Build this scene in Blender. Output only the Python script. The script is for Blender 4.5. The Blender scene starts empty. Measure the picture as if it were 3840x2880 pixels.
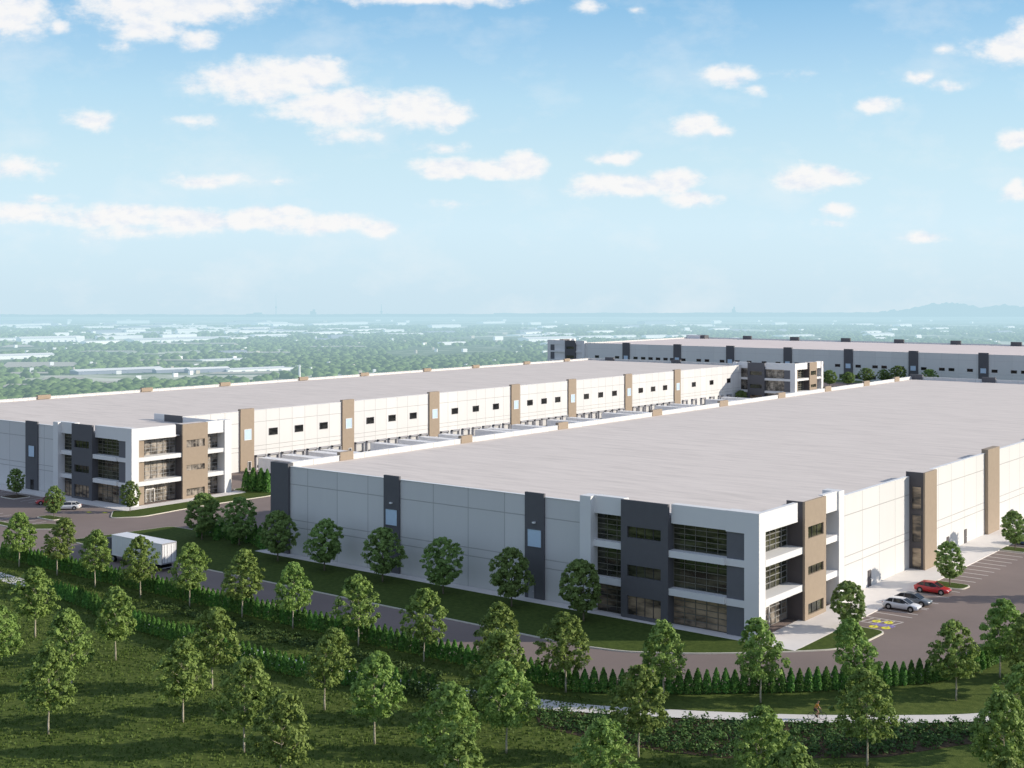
import bpy, math, random
import numpy as np
from mathutils import Vector, Matrix
random.seed(7); rng = np.random.default_rng(7)
R = math.radians
scn = bpy.context.scene
COL = scn.collection

# ------------------------------------------------------------------ camera
YAW = R(37.95)
FWD = (-math.sin(YAW), math.cos(YAW)); RGT = (math.cos(YAW), math.sin(YAW))
cd = bpy.data.cameras.new('camera'); cam = bpy.data.objects.new('camera', cd); COL.objects.link(cam)
cam.location = (0, 0, 40); cam.rotation_euler = (R(90), 0, YAW)
cd.sensor_width = 36; cd.lens = 45.44; cd.shift_y = -0.0893; cd.clip_end = 90000; cd.clip_start = 1
scn.camera = cam
scn.view_settings.view_transform = 'Standard'; scn.view_settings.look = 'None'; scn.view_settings.exposure = 0
scn.cycles.max_bounces = 6; scn.cycles.transparent_max_bounces = 8

# ------------------------------------------------------------------ materials
def nmat(name):
    m = bpy.data.materials.new(name); m.use_nodes = True
    nt = m.node_tree; nt.nodes.clear()
    out = nt.nodes.new('ShaderNodeOutputMaterial')
    return m, nt, out
def N(nt, t, **kw):
    n = nt.nodes.new(t)
    for k, v in kw.items(): setattr(n, k, v)
    return n
def L(nt, a, b): nt.links.new(a, b)
def setin(nt, sock, v):
    if hasattr(v, 'is_output') or isinstance(v, bpy.types.NodeSocket): nt.links.new(v, sock)
    else: sock.default_value = v
def M(nt, op, a, b=None, c=None, clamp=False):
    n = N(nt, 'ShaderNodeMath', operation=op, use_clamp=clamp)
    setin(nt, n.inputs[0], a)
    if b is not None: setin(nt, n.inputs[1], b)
    if c is not None: setin(nt, n.inputs[2], c)
    return n.outputs[0]
def noise(nt, vec, scale, detail=3, rough=.55, dim='3D'):
    n = N(nt, 'ShaderNodeTexNoise'); n.noise_dimensions = dim
    n.inputs['Scale'].default_value = scale; n.inputs['Detail'].default_value = detail; n.inputs['Roughness'].default_value = rough
    if vec is not None: L(nt, vec, n.inputs['Vector'])
    return n.outputs['Fac']
def ramp(nt, fac, stops):
    n = N(nt, 'ShaderNodeValToRGB'); L(nt, fac, n.inputs[0])
    e = n.color_ramp.elements
    while len(e) < len(stops): e.new(.5)
    for i, (p, c) in enumerate(stops): e[i].position = p; e[i].color = (*c, 1)
    return n.outputs[0]
def mixc(nt, fac, a, b, mode='MIX'):
    n = N(nt, 'ShaderNodeMix', data_type='RGBA', blend_type=mode)
    setin(nt, n.inputs[0], fac)
    for i, v in ((6, a), (7, b)):
        if isinstance(v, tuple): n.inputs[i].default_value = (*v[:3], 1)
        else: L(nt, v, n.inputs[i])
    return n.outputs[2]
def principled(nt, out, col, rough=.8, spec=.3, metal=0, bump=None, bdist=.02):
    p = N(nt, 'ShaderNodeBsdfPrincipled')
    if isinstance(col, tuple): p.inputs['Base Color'].default_value = (*col[:3], 1)
    else: L(nt, col, p.inputs['Base Color'])
    setin(nt, p.inputs['Roughness'], rough); p.inputs['Specular IOR Level'].default_value = spec; p.inputs['Metallic'].default_value = metal
    if bump is not None:
        b = N(nt, 'ShaderNodeBump'); b.inputs['Distance'].default_value = bdist; L(nt, bump, b.inputs['Height']); L(nt, b.outputs[0], p.inputs['Normal'])
    L(nt, p.outputs[0], out.inputs[0]); return p
def gpos(nt): return N(nt, 'ShaderNodeNewGeometry').outputs['Position']

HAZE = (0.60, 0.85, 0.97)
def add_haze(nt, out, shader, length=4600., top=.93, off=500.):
    """aerial perspective painted into the far materials as a glow: grows with the distance from the site in the world"""
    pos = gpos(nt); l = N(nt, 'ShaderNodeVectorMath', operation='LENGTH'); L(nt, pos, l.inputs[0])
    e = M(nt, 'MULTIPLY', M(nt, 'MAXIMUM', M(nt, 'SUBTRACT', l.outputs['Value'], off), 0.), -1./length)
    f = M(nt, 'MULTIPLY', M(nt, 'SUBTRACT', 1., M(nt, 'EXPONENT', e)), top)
    em = N(nt, 'ShaderNodeEmission'); em.inputs[0].default_value = (*HAZE, 1); em.inputs[1].default_value = .92  # glowing haze colour painted over the surface, no air volume behind it
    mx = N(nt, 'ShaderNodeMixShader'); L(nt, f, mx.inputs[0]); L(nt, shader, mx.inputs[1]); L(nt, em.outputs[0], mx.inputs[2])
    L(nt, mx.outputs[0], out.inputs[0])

def plain(name, col, rough=.75, spec=.3, var=.08, scale=.6, metal=0, haze=False):
    m, nt, out = nmat(name)
    f = noise(nt, gpos(nt), scale, 4)
    c = mixc(nt, f, tuple(v*(1-var) for v in col), tuple(min(1, v*(1+var)) for v in col))
    p = principled(nt, out, c, rough, spec, metal)
    if haze: add_haze(nt, out, p.outputs[0])
    return m

def panel_mat(name, col, offx, offy, px=6.3, py=6.0, hz=(10.8, 5.4, 4.5), dark=.62, haze=False, wid=.055):
    """painted tilt-up concrete: joints between the panels at real world spacings"""
    m, nt, out = nmat(name)
    g = N(nt, 'ShaderNodeNewGeometry'); s = N(nt, 'ShaderNodeSeparateXYZ'); L(nt, g.outputs['Position'], s.inputs[0])
    sn = N(nt, 'ShaderNodeSeparateXYZ'); L(nt, g.outputs['True Normal'], sn.inputs[0])
    def grid(c, off, per):
        w = M(nt, 'WRAP', M(nt, 'SUBTRACT', c, off), per/2, -per/2); return M(nt, 'LESS_THAN', M(nt, 'ABSOLUTE', w), wid)
    nx = M(nt, 'GREATER_THAN', M(nt, 'ABSOLUTE', sn.outputs[0]), .5)
    lx = M(nt, 'MULTIPLY', grid(s.outputs[0], offx, px), M(nt, 'SUBTRACT', 1., nx)); ly = M(nt, 'MULTIPLY', grid(s.outputs[1], offy, py), nx)
    line = M(nt, 'MAXIMUM', lx, ly)
    for h in hz: line = M(nt, 'MAXIMUM', line, M(nt, 'LESS_THAN', M(nt, 'ABSOLUTE', M(nt, 'SUBTRACT', s.outputs[2], h)), wid))
    mp = N(nt, 'ShaderNodeMapping'); L(nt, g.outputs['Position'], mp.inputs[0]); mp.inputs['Scale'].default_value = (1, 1, .18)
    st = noise(nt, mp.outputs[0], .9, 5, .6); big = noise(nt, g.outputs['Position'], .09, 2)
    c = mixc(nt, st, tuple(v*.93 for v in col), tuple(min(.86, v*1.04) for v in col))
    c = mixc(nt, big, c, tuple(v*.94 for v in col))
    # each panel a touch lighter or darker than its neighbour
    cell = M(nt, 'ADD', M(nt, 'FLOOR', M(nt, 'DIVIDE', M(nt, 'SUBTRACT', s.outputs[0], offx), px)), M(nt, 'MULTIPLY', M(nt, 'FLOOR', M(nt, 'DIVIDE', M(nt, 'SUBTRACT', s.outputs[1], offy), py)), 7.))
    wn = N(nt, 'ShaderNodeTexWhiteNoise', noise_dimensions='1D'); L(nt, cell, wn.inputs['W'])
    c = mixc(nt, M(nt, 'MULTIPLY', wn.outputs['Value'], .12), c, (.3, .3, .3))
    c = mixc(nt, line, c, tuple(v*dark for v in col))
    p = principled(nt, out, c, .8, .25, 0, line, -.02)
    if haze: add_haze(nt, out, p.outputs[0])
    return m

WHITE = (.73, .722, .70)
m_wallA = panel_mat('painted concrete panels west', WHITE, -239.5, 193.4, 6.3, 3.95, (10.8, 5.4, 4.4), dark=.6)
m_wallB = panel_mat('painted concrete panels east', WHITE, -144.1, 160.0, 6.3, 5.75, (10.8, 5.4, 4.3))
m_wallC = panel_mat('painted concrete panels far', WHITE, -364, 560, 7.5, 7.5, (10.8, 5.0), dark=.8, haze=True)
m_white = plain('white painted concrete', (.76, .755, .74), .7, .3, .03, .5)
m_cap = plain('white metal coping', (.82, .81, .79), .45, .5, .02)
m_char = plain('charcoal painted concrete', (.118, .117, .124), .7, .3, .08, 1.2)
m_charw = plain('dark warm grey panel', (.10, .09, .092), .6, .35, .1, 1.5)
m_tan = plain('tan panel', (.345, .275, .205), .75, .25, .1, 1.4)
m_infill = plain('slate panel', (.138, .14, .152), .6, .35, .08, 1.5)
m_bluegrey = plain('pale blue opaque glazing', (.52, .66, .80), .35, .5, .08, 2)
m_frame = plain('dark aluminium frame', (.06, .06, .065), .4, .5)
m_mull = plain('satin aluminium mullion', (.30, .30, .29), .4, .5)
m_mullf = plain('bronze mullion', (.16, .15, .12), .45, .5)
m_rubber = plain('black rubber', (.02, .02, .02), .8, .2)
m_steel = plain('grey steel', (.32, .32, .34), .5, .5)
m_dockdoor = plain('dock door', (.55, .54, .52), .6, .3)
m_dark = plain('dark opening', (.03, .03, .03), .5, .4)
m_conc = plain('pale concrete', (.74, .70, .66), .85, .2, .07, .8)
m_apron = plain('worn concrete apron', (.44, .42, .395), .9, .2, .12, .3)
m_kerb = plain('concrete kerb', (.70, .66, .56), .85, .2, .06, 1)
m_line = plain('road paint', (.66, .62, .58), .7, .3, .22, 2.5)
m_yellow = plain('yellow paint', (.80, .74, .04), .6, .3, .1)
m_purple = plain('blue violet paint', (.22, .18, .42), .6, .3, .15, 2)
m_trwhite = plain('white trailer skin', (.78, .78, .79), .4, .5, .03)
m_trgrey = plain('trailer frame grey', (.16, .16, .17), .6, .4)

def roof_mat(name, haze=False, base=(.75, .675, .61)):
    m, nt, out = nmat(name)
    mp = N(nt, 'ShaderNodeMapping'); L(nt, gpos(nt), mp.inputs[0])
    mp.inputs['Rotation'].default_value = (0, 0, -YAW); mp.inputs['Scale'].default_value = (.26, 1.6, 1)
    f = noise(nt, mp.outputs[0], .42, 6, .7)
    f2 = noise(nt, gpos(nt), .035, 3)
    f3 = noise(nt, gpos(nt), 2.2, 2)
    c = ramp(nt, f, [(.30, tuple(v*.85 for v in base)), (.5, base), (.72, tuple(min(.9, v*1.10) for v in base))])
    c = mixc(nt, M(nt, 'MULTIPLY', f2, .25), c, tuple(v*.86 for v in base))
    c = mixc(nt, M(nt, 'MULTIPLY', f3, .10), c, (.35, .33, .33))
    p = principled(nt, out, c, .95, .1)
    if haze: add_haze(nt, out, p.outputs[0])
    return m
m_roof = roof_mat('roof membrane'); m_roofC = roof_mat('roof membrane far', True, (.80, .69, .64))

def glass_mat(name, a, b, sc=(.5, .5, 1.4)):
    m, nt, out = nmat(name)
    mp = N(nt, 'ShaderNodeMapping'); L(nt, gpos(nt), mp.inputs[0]); mp.inputs['Scale'].default_value = sc
    f = noise(nt, mp.outputs[0], .8, 3, .6)
    c = ramp(nt, f, [(.38, a), (.62, b)])
    p = principled(nt, out, c, .05, .5); p.inputs['IOR'].default_value = 1.5
    L(nt, p.outputs[0], out.inputs[0]); return m
m_glass = glass_mat('curtain wall glass', (.010, .012, .009), (.085, .085, .05), (.35, .35, 1.6))  # brown and green reflections painted into the pane colour
m_glasswarm = glass_mat('glass with painted warm interior and reflections', (.04, .034, .03), (.44, .33, .22), (.3, .3, .9))  # beige interior and sunlit reflections painted into the pane, no room behind
m_glasslit = glass_mat('glass with painted sunlit tones', (.05, .045, .04), (.42, .37, .31), (.8, .8, .8))  # sunlit interior and gold reflections painted into the pane, no room behind
m_glassdark = glass_mat('small dark glass', (.01, .01, .01), (.03, .03, .028))
m_carglass = glass_mat('car glass', (.01, .012, .014), (.03, .035, .04))

def ground_mat():
    m, nt, out = nmat('grass and plain')
    pos = gpos(nt)
    # mown rough grass of the park
    n1 = noise(nt, pos, .10, 4, .6); n2 = noise(nt, pos, 1.3, 5, .7); n3 = noise(nt, pos, 7., 3, .7)
    g = ramp(nt, n2, [(.28, (.05, .082, .016)), (.5, (.108, .155, .033)), (.72, (.195, .235, .058))])
    g = mixc(nt, M(nt, 'MULTIPLY', n1, .5), g, (.105, .135, .034))
    g = mixc(nt, M(nt, 'MULTIPLY', n3, .45), g, (.04, .052, .016))
    # far plain: woods, fields, yards
    f1 = noise(nt, pos, .0016, 5, .6); f2 = noise(nt, pos, .012, 5, .7)
    far = ramp(nt, f2, [(.3, (.05, .11, .045)), (.5, (.12, .18, .08)), (.66, (.34, .38, .25))])
    field = ramp(nt, f2, [(.35, (.30, .36, .20)), (.6, (.72, .70, .60))])
    fm = ramp(nt, f1, [(.50, (0, 0, 0)), (.56, (1, 1, 1))])
    far = mixc(nt, fm, far, field)
    l = N(nt, 'ShaderNodeVectorMath', operation='LENGTH'); L(nt, pos, l.inputs[0])
    mr = N(nt, 'ShaderNodeMapRange'); mr.inputs[1].default_value = 500; mr.inputs[2].default_value = 1000; L(nt, l.outputs['Value'], mr.inputs[0])
    c = mixc(nt, mr.outputs[0], g, far)
    p = principled(nt, out, c, .95, .1, 0, n3, .06)
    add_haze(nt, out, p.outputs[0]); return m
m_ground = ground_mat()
def lawn_mat(name, a, b):
    m, nt, out = nmat(name)
    n2 = noise(nt, gpos(nt), 1.8, 5, .75); n1 = noise(nt, gpos(nt), .25, 3)
    c = ramp(nt, n2, [(.3, a), (.7, b)]); c = mixc(nt, M(nt, 'MULTIPLY', n1, .4), c, a)
    principled(nt, out, c, .95, .1, 0, n2, .05); return m
m_lawn = lawn_mat('lawn', (.040, .065, .014), (.105, .145, .032))
m_soil = lawn_mat('mulch', (.05, .035, .02), (.16, .12, .08))
def asphalt_mat():
    m, nt, out = nmat('asphalt')
    p_ = gpos(nt); a = noise(nt, p_, .06, 4, .6); b = noise(nt, p_, 3., 4, .7)
    c = ramp(nt, a, [(.3, (.225, .178, .158)), (.7, (.285, .225, .20))])
    c = mixc(nt, M(nt, 'MULTIPLY', b, .35), c, (.15, .13, .12))
    principled(nt, out, c, .9, .2, 0, b, .01); return m
m_asph = asphalt_mat()
def leaf_mat(name, a, b, trans=.25, scale=1.1):
    m, nt, out = nmat(name)
    oi = N(nt, 'ShaderNodeObjectInfo'); tc = N(nt, 'ShaderNodeTexCoord')
    f = noise(nt, tc.outputs['Object'], scale, 3, .6); f2 = noise(nt, tc.outputs['Object'], 9., 1)
    f = M(nt, 'ADD', M(nt, 'MULTIPLY', f, .65), M(nt, 'MULTIPLY', f2, .35))
    c = ramp(nt, f, [(.36, a), (.62, b)])
    hs = N(nt, 'ShaderNodeHueSaturation'); L(nt, c, hs.inputs['Color'])
    L(nt, M(nt, 'MULTIPLY_ADD', oi.outputs['Random'], .022, .494), hs.inputs['Hue']); L(nt, M(nt, 'MULTIPLY_ADD', oi.outputs['Random'], .35, .85), hs.inputs['Value'])
    d = N(nt, 'ShaderNodeBsdfPrincipled'); L(nt, hs.outputs[0], d.inputs['Base Color']); d.inputs['Roughness'].default_value = .6; d.inputs['Specular IOR Level'].default_value = .2
    t = N(nt, 'ShaderNodeBsdfTranslucent'); L(nt, hs.outputs[0], t.inputs[0])
    mx = N(nt, 'ShaderNodeMixShader'); mx.inputs[0].default_value = trans; L(nt, d.outputs[0], mx.inputs[1]); L(nt, t.outputs[0], mx.inputs[2]); L(nt, mx.outputs[0], out.inputs[0])
    return m
m_leaf = leaf_mat('tree leaves', (.10, .165, .038), (.35, .46, .12), .32)
m_leafd = leaf_mat('darker round tree leaves', (.13, .20, .06), (.36, .48, .15), .38)
m_cedar = leaf_mat('cedar foliage', (.045, .12, .03), (.19, .37, .07), .3, 2.5)
m_shrub = leaf_mat('bed shrub leaves', (.03, .07, .02), (.12, .19, .05), .15, .7)
m_grass = leaf_mat('grass blades', (.065, .105, .022), (.14, .19, .045), .3, .3)
m_bark = plain('pale bark', (.42, .38, .29), .9, .1, .25, 6)
m_barkd = plain('grey brown bark', (.18, .15, .11), .9, .1, .25, 6)

# ------------------------------------------------------------------ mesh helpers
class MB:
    def __init__(s): s.v = []; s.f = []
    def box(s, x0, x1, y0, y1, z0, z1):
        x0, x1 = min(x0, x1), max(x0, x1); y0, y1 = min(y0, y1), max(y0, y1)
        b = len(s.v)
        s.v += [(x0, y0, z0), (x1, y0, z0), (x1, y1, z0), (x0, y1, z0), (x0, y0, z1), (x1, y0, z1), (x1, y1, z1), (x0, y1, z1)]
        s.f += [tuple(b+i for i in q) for q in ((0, 3, 2, 1), (4, 5, 6, 7), (0, 1, 5, 4), (1, 2, 6, 5), (2, 3, 7, 6), (3, 0, 4, 7))]
        return s
    def tube(s, p0, p1, r0, r1, n=8, cap=True):
        p0 = Vector(p0); p1 = Vector(p1); d = (p1-p0).normalized()
        a = d.orthogonal().normalized(); c = d.cross(a); b = len(s.v)
        for p, r in ((p0, r0), (p1, r1)):
            for i in range(n):
                t = 2*math.pi*i/n; s.v.append(tuple(p+a*math.cos(t)*r+c*math.sin(t)*r))
        for i in range(n): j = (i+1) % n; s.f.append((b+i, b+j, b+n+j, b+n+i))
        if cap: s.f.append(tuple(b+i for i in range(n))[::-1]); s.f.append(tuple(b+n+i for i in range(n)))
        return s
    def prism(s, pts, z0, z1):
        b = len(s.v); n = len(pts)
        area = sum(pts[i][0]*pts[(i+1) % n][1]-pts[(i+1) % n][0]*pts[i][1] for i in range(n))
        if area < 0: pts = pts[::-1]
        s.v += [(p[0], p[1], z0) for p in pts]+[(p[0], p[1], z1) for p in pts]
        s.f.append(tuple(b+n+i for i in range(n)))
        for i in range(n): j = (i+1) % n; s.f.append((b+i, b+j, b+n+j, b+n+i))
        return s
    def loft(s, rings, cap=True):
        b = len(s.v); n = len(rings[0])
        for r in rings: s.v += [tuple(p) for p in r]
        for k in range(len(rings)-1):
            for i in range(n): j = (i+1) % n; s.f.append((b+k*n+i, b+k*n+j, b+(k+1)*n+j, b+(k+1)*n+i))
        if cap: s.f.append(tuple(b+i for i in range(n))[::-1]); s.f.append(tuple(b+(len(rings)-1)*n+i for i in range(n)))
        return s
    def build(s, name, mat, parent=None, smooth=False, bevel=0):
        me = bpy.data.meshes.new(name)
        o_ = parent_origin(parent)
        me.from_pydata([(v[0]-o_[0], v[1]-o_[1], v[2]-o_[2]) for v in s.v], [], s.f); me.materials.append(mat)
        if smooth: me.shade_smooth()
        o = bpy.data.objects.new(name, me); COL.objects.link(o)
        if parent is not None: o.parent = parent
        if bevel:
            mo = o.modifiers.new('bevel', 'BEVEL'); mo.width = bevel; mo.segments = 2; mo.limit_method = 'ANGLE'
        return o
def parent_origin(p):
    x = y = z = 0
    while p is not None: x += p.location[0]; y += p.location[1]; z += p.location[2]; p = p.parent
    return (x, y, z)
def tag(o, label=None, cat=None, group=None, kind=None):
    if label: o['label'] = label
    if cat: o['category'] = cat
    if group: o['group'] = group
    if kind: o['kind'] = kind
    return o
def empty(name, loc, rz=0, label=None, cat=None, group=None):
    o = bpy.data.objects.new(name, None); COL.objects.link(o); o.location = loc; o.rotation_euler = (0, 0, rz); o.empty_display_size = .5
    return tag(o, label, cat, group)
def copy_tree(o, parent=None):
    c = o.copy(); COL.objects.link(c); c.parent = parent
    for ch in list(o.children): copy_tree(ch, c)
    return c
def quads_mesh(name, P, A, B, mat):
    """leaf quads: centres P, half axes A and B (n,3 arrays)"""
    n = len(P); V = np.stack([P-A-B, P+A-B, P+A+B, P-A+B], 1).reshape(-1, 3)
    me = bpy.data.meshes.new(name); me.vertices.add(4*n); me.vertices.foreach_set('co', V.astype(np.float32).ravel())
    me.loops.add(4*n); me.loops.foreach_set('vertex_index', np.arange(4*n, dtype=np.int32))
    me.polygons.add(n); me.polygons.foreach_set('loop_start', np.arange(0, 4*n, 4, dtype=np.int32)); me.update(calc_edges=True)
    me.materials.append(mat); return me
def rnd_axes(n, s0, s1, up=.0, nrm=None):
    d = rng.normal(size=(n, 3)) if nrm is None else nrm+rng.normal(size=(n, 3))*.55
    d[:, 2] += up; d /= np.linalg.norm(d, axis=1)[:, None]
    t = rng.normal(size=(n, 3)); a = np.cross(d, t); a /= np.linalg.norm(a, axis=1)[:, None]; b = np.cross(d, a)
    s = rng.uniform(s0, s1, n)[:, None]; return a*s, b*s*.62
def mesh_obj(name, me, parent=None):
    o = bpy.data.objects.new(name, me); COL.objects.link(o); o.parent = parent; return o

# ------------------------------------------------------------------ sky, sun
SUN_EL = R(20.5); SUN_AZ = math.atan2(RGT[0], RGT[1])
w = bpy.data.worlds.new('World'); scn.world = w; w.use_nodes = True
nt = w.node_tree; nt.nodes.clear()
out = N(nt, 'ShaderNodeOutputWorld'); bg = N(nt, 'ShaderNodeBackground'); L(nt, bg.outputs[0], out.inputs[0]); bg.inputs[1].default_value = .1
sky = N(nt, 'ShaderNodeTexSky', sky_type='NISHITA', sun_disc=False); sky.sun_elevation = SUN_EL; sky.sun_rotation = SUN_AZ
sky.altitude = 100; sky.air_density = 1; sky.dust_density = .6; sky.ozone_density = 2.5
tc = N(nt, 'ShaderNodeTexCoord'); dirv = tc.outputs['Generated']
def dot(v, c):
    n = N(nt, 'ShaderNodeVectorMath', operation='DOT_PRODUCT'); L(nt, v, n.inputs[0]); n.inputs[1].default_value = c; return n.outputs['Value']
df = dot(dirv, (FWD[0], FWD[1], 0)); dr = dot(dirv, (RGT[0], RGT[1], 0)); dz = dot(dirv, (0, 0, 1))
fpos = M(nt, 'MAXIMUM', df, .05)
U = M(nt, 'DIVIDE', dr, fpos); V = M(nt, 'DIVIDE', dz, fpos)
hl = M(nt, 'SQRT', M(nt, 'ADD', M(nt, 'MULTIPLY', dr, dr), M(nt, 'MULTIPLY', df, df)))
el = M(nt, 'DIVIDE', dz, M(nt, 'MAXIMUM', hl, .02))
def rv(e): return (e+.05)/.75
grad = ramp(nt, M(nt, 'DIVIDE', M(nt, 'ADD', el, .05), .75, clamp=True), [
    (rv(-.05), (.64, .84, .96)), (rv(.0), (.67, .87, 1.0)), (rv(.05), (.71, .92, 1.05)), (rv(.10), (.65, .88, 1.0)),
    (rv(.15), (.53, .80, .98)), (rv(.19), (.40, .68, .93)), (rv(.225), (.29, .58, .87)), (rv(.34), (.28, .43, .68)), (rv(.6), (.26, .34, .52))])
grad = mixc(nt, M(nt, 'MULTIPLY', df, -1.1, clamp=True), grad, (.53, .63, .84))
gs = N(nt, 'ShaderNodeVectorMath', operation='SCALE'); L(nt, grad, gs.inputs[0]); gs.inputs['Scale'].default_value = 10.
skyc = mixc(nt, .86, sky.outputs[0], gs.outputs[0])
# cumulus: soft ellipses in directions of the sky, broken up by fractal noise
uv = N(nt, 'ShaderNodeCombineXYZ'); L(nt, U, uv.inputs[0]); L(nt, V, uv.inputs[1]); UV = uv.outputs[0]
nw = N(nt, 'ShaderNodeTexNoise'); nw.inputs['Scale'].default_value = 34; nw.inputs['Detail'].default_value = 4; L(nt, UV, nw.inputs['Vector'])
wv = N(nt, 'ShaderNodeVectorMath', operation='MULTIPLY_ADD'); L(nt, nw.outputs['Color'], wv.inputs[0]); wv.inputs[1].default_value = (.022, .013, 0)
sb = N(nt, 'ShaderNodeVectorMath', operation='SUBTRACT'); L(nt, UV, sb.inputs[0]); sb.inputs[1].default_value = (.011, .0065, 0); L(nt, sb.outputs[0], wv.inputs[2])
UVW = wv.outputs[0]
K = 1.736
puffs = [(30,30,95,55,1),(130,60,40,22,.6),(370,5,230,55,1.1),(320,60,100,42,.9),(430,85,45,24,.8),(265,100,40,28,.45),(575,172,165,52,1.15),(690,158,60,42,1),(560,205,110,25,.7),(735,232,150,45,1.1),(905,238,105,42,1.15),(960,250,50,34,1),(745,288,80,24,.7),(640,250,90,20,.6),
 (200,258,60,26,.9),(420,260,60,18,.65),(40,360,80,28,.8),(440,390,95,20,.8),(600,392,40,10,.5),(95,428,70,14,.55),(60,462,130,30,.85),(250,468,130,30,1),(400,474,150,30,1.05),(560,478,150,30,1.05),(620,458,50,18,1),(720,482,110,26,1),(810,492,60,20,.9),(300,500,200,20,.5),
 (985,360,105,24,1.15),(1060,368,80,16,1.1),(1130,358,60,28,1.15),(955,317,60,18,.6),(1340,400,120,30,1.1),(1455,392,70,28,1.15),(1490,428,80,18,.85),(1325,339,58,18,.9),(1500,270,58,28,1.05),(1550,285,48,16,.8),(1575,164,64,24,.9),(1632,195,30,14,.6),(1265,15,50,18,.7),(1378,18,22,10,.5),(930,-4,280,17,.8),
 (2185,105,85,42,1),(2210,70,50,30,.8),(2040,105,34,16,.6),(1985,168,34,16,.8),(2045,188,48,16,.7),(1895,228,50,22,.75),(1735,385,76,30,1.05),(1800,382,56,24,1.05),(1808,452,42,22,.85),(1800,480,40,12,.5),(2190,300,52,26,1),(2200,418,44,24,1),(1995,510,58,16,.7),(975,440,70,14,.4),(1700,160,60,12,.3)]
F_ = None
for (cx, cy, rx, ry, s) in puffs:
    rx *= 1.27; ry *= 1.27
    u0 = (cx*K-1920)/4847; v0 = -(cy*K-1097)/4847
    a = N(nt, 'ShaderNodeVectorMath', operation='SUBTRACT'); L(nt, UVW, a.inputs[0]); a.inputs[1].default_value = (u0, v0, 0)
    b = N(nt, 'ShaderNodeVectorMath', operation='MULTIPLY'); L(nt, a.outputs[0], b.inputs[0]); b.inputs[1].default_value = (4847/(rx*K), 4847/(ry*K), 0)
    d = N(nt, 'ShaderNodeVectorMath', operation='LENGTH'); L(nt, b.outputs[0], d.inputs[0])
    t = M(nt, 'MULTIPLY_ADD', d.outputs['Value'], -s, s)
    F_ = t if F_ is None else M(nt, 'SMOOTH_MAX', F_, t, .15)
mpu = N(nt, 'ShaderNodeMapping'); L(nt, UV, mpu.inputs[0]); mpu.inputs['Scale'].default_value = (1, 1.7, 1)
fb = noise(nt, mpu.outputs[0], 42, 8, .62)
mpo = N(nt, 'ShaderNodeMapping'); L(nt, UV, mpo.inputs[0]); mpo.inputs['Scale'].default_value = (1, 1.7, 1); mpo.inputs['Location'].default_value = (-.004, -.007, 0)
fb2 = noise(nt, mpo.outputs[0], 42, 6, .58)
dens = M(nt, 'ADD', F_, M(nt, 'MULTIPLY', M(nt, 'SUBTRACT', fb, .50), 1.15))
mr = N(nt, 'ShaderNodeMapRange', interpolation_type='SMOOTHERSTEP'); L(nt, dens, mr.inputs[0]); mr.inputs[1].default_value = .0; mr.inputs[2].default_value = .72
alpha = M(nt, 'MULTIPLY', M(nt, 'MULTIPLY', mr.outputs[0], .95), M(nt, 'GREATER_THAN', df, .06))
shade = M(nt, 'MULTIPLY_ADD', M(nt, 'SUBTRACT', fb, fb2), 3.0, .74, clamp=True)
cc = ramp(nt, shade, [(.0, (.80, .86, .95)), (.45, (.91, .93, .975)), (.85, (1.0, .99, .985))])
wisp = ramp(nt, noise(nt, mpu.outputs[0], 11, 6, .6), [(.50, (0, 0, 0)), (.75, (.35, .35, .35))])
skyc = mixc(nt, M(nt, 'MULTIPLY', wisp, M(nt, 'GREATER_THAN', df, .06)), skyc, (9, 9.3, 9.5))
cs = N(nt, 'ShaderNodeVectorMath', operation='SCALE'); L(nt, cc, cs.inputs[0]); cs.inputs['Scale'].default_value = 9.6
skyc = mixc(nt, alpha, skyc, cs.outputs[0])
L(nt, skyc, bg.inputs[0])

sl = bpy.data.lights.new('sun', 'SUN'); so = bpy.data.objects.new('sun', sl); COL.objects.link(so)
sl.energy = 5.0; sl.angle = R(.6); sl.color = (1, .905, .78)
sd = Vector((RGT[0]*math.cos(SUN_EL), RGT[1]*math.cos(SUN_EL), math.sin(SUN_EL)))
so.rotation_euler = (-sd).to_track_quat('-Z', 'Y').to_euler(); so.location = (200, 100, 200)

# ------------------------------------------------------------------ ground
def depth_of(x, y): return x*FWD[0]+y*FWD[1]
S_, Z0_ = .01506, -60.
def plain_z(x, y): return Z0_-S_*max(0., depth_of(x, y))
def ground_z(x, y):
    dx = max(-350-x, 0, x-260); dy = max(-300-y, 0, y-820); d = math.hypot(dx, dy)
    t = min(1, d/300); t = t*t*(3-2*t); return plain_z(x, y)*t
def axis(lo, hi, step, far, n):
    a = list(np.arange(lo, hi+.1, step)); g = np.geomspace(1, far, n)
    return [lo-v for v in g[::-1]*1.0]+a+[hi+v for v in g]
xs = axis(-740, 560, 25, 32000, 26); ys = axis(-300, 1160, 25, 36000, 26)
gm = MB()
gm.v = [(x, y, ground_z(x, y)) for y in ys for x in xs]; nx = len(xs)
gm.f = [(j*nx+i, j*nx+i+1, (j+1)*nx+i+1, (j+1)*nx+i) for j in range(len(ys)-1) for i in range(nx-1)]
tag(gm.build('ground', m_ground, smooth=True), kind='structure')

asp = [(-420, 107.9), (-76.5, 107.9), (-67.6, 113.6), (-58.9, 121.0), (-53.2, 127.2), (-49.1, 132.7), (-46.4, 140), (-45.3, 149), (-45.3, 545), (-420, 545)]
tag(MB().prism(asp, .002, .02).build('road', m_asph), kind='structure')

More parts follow.
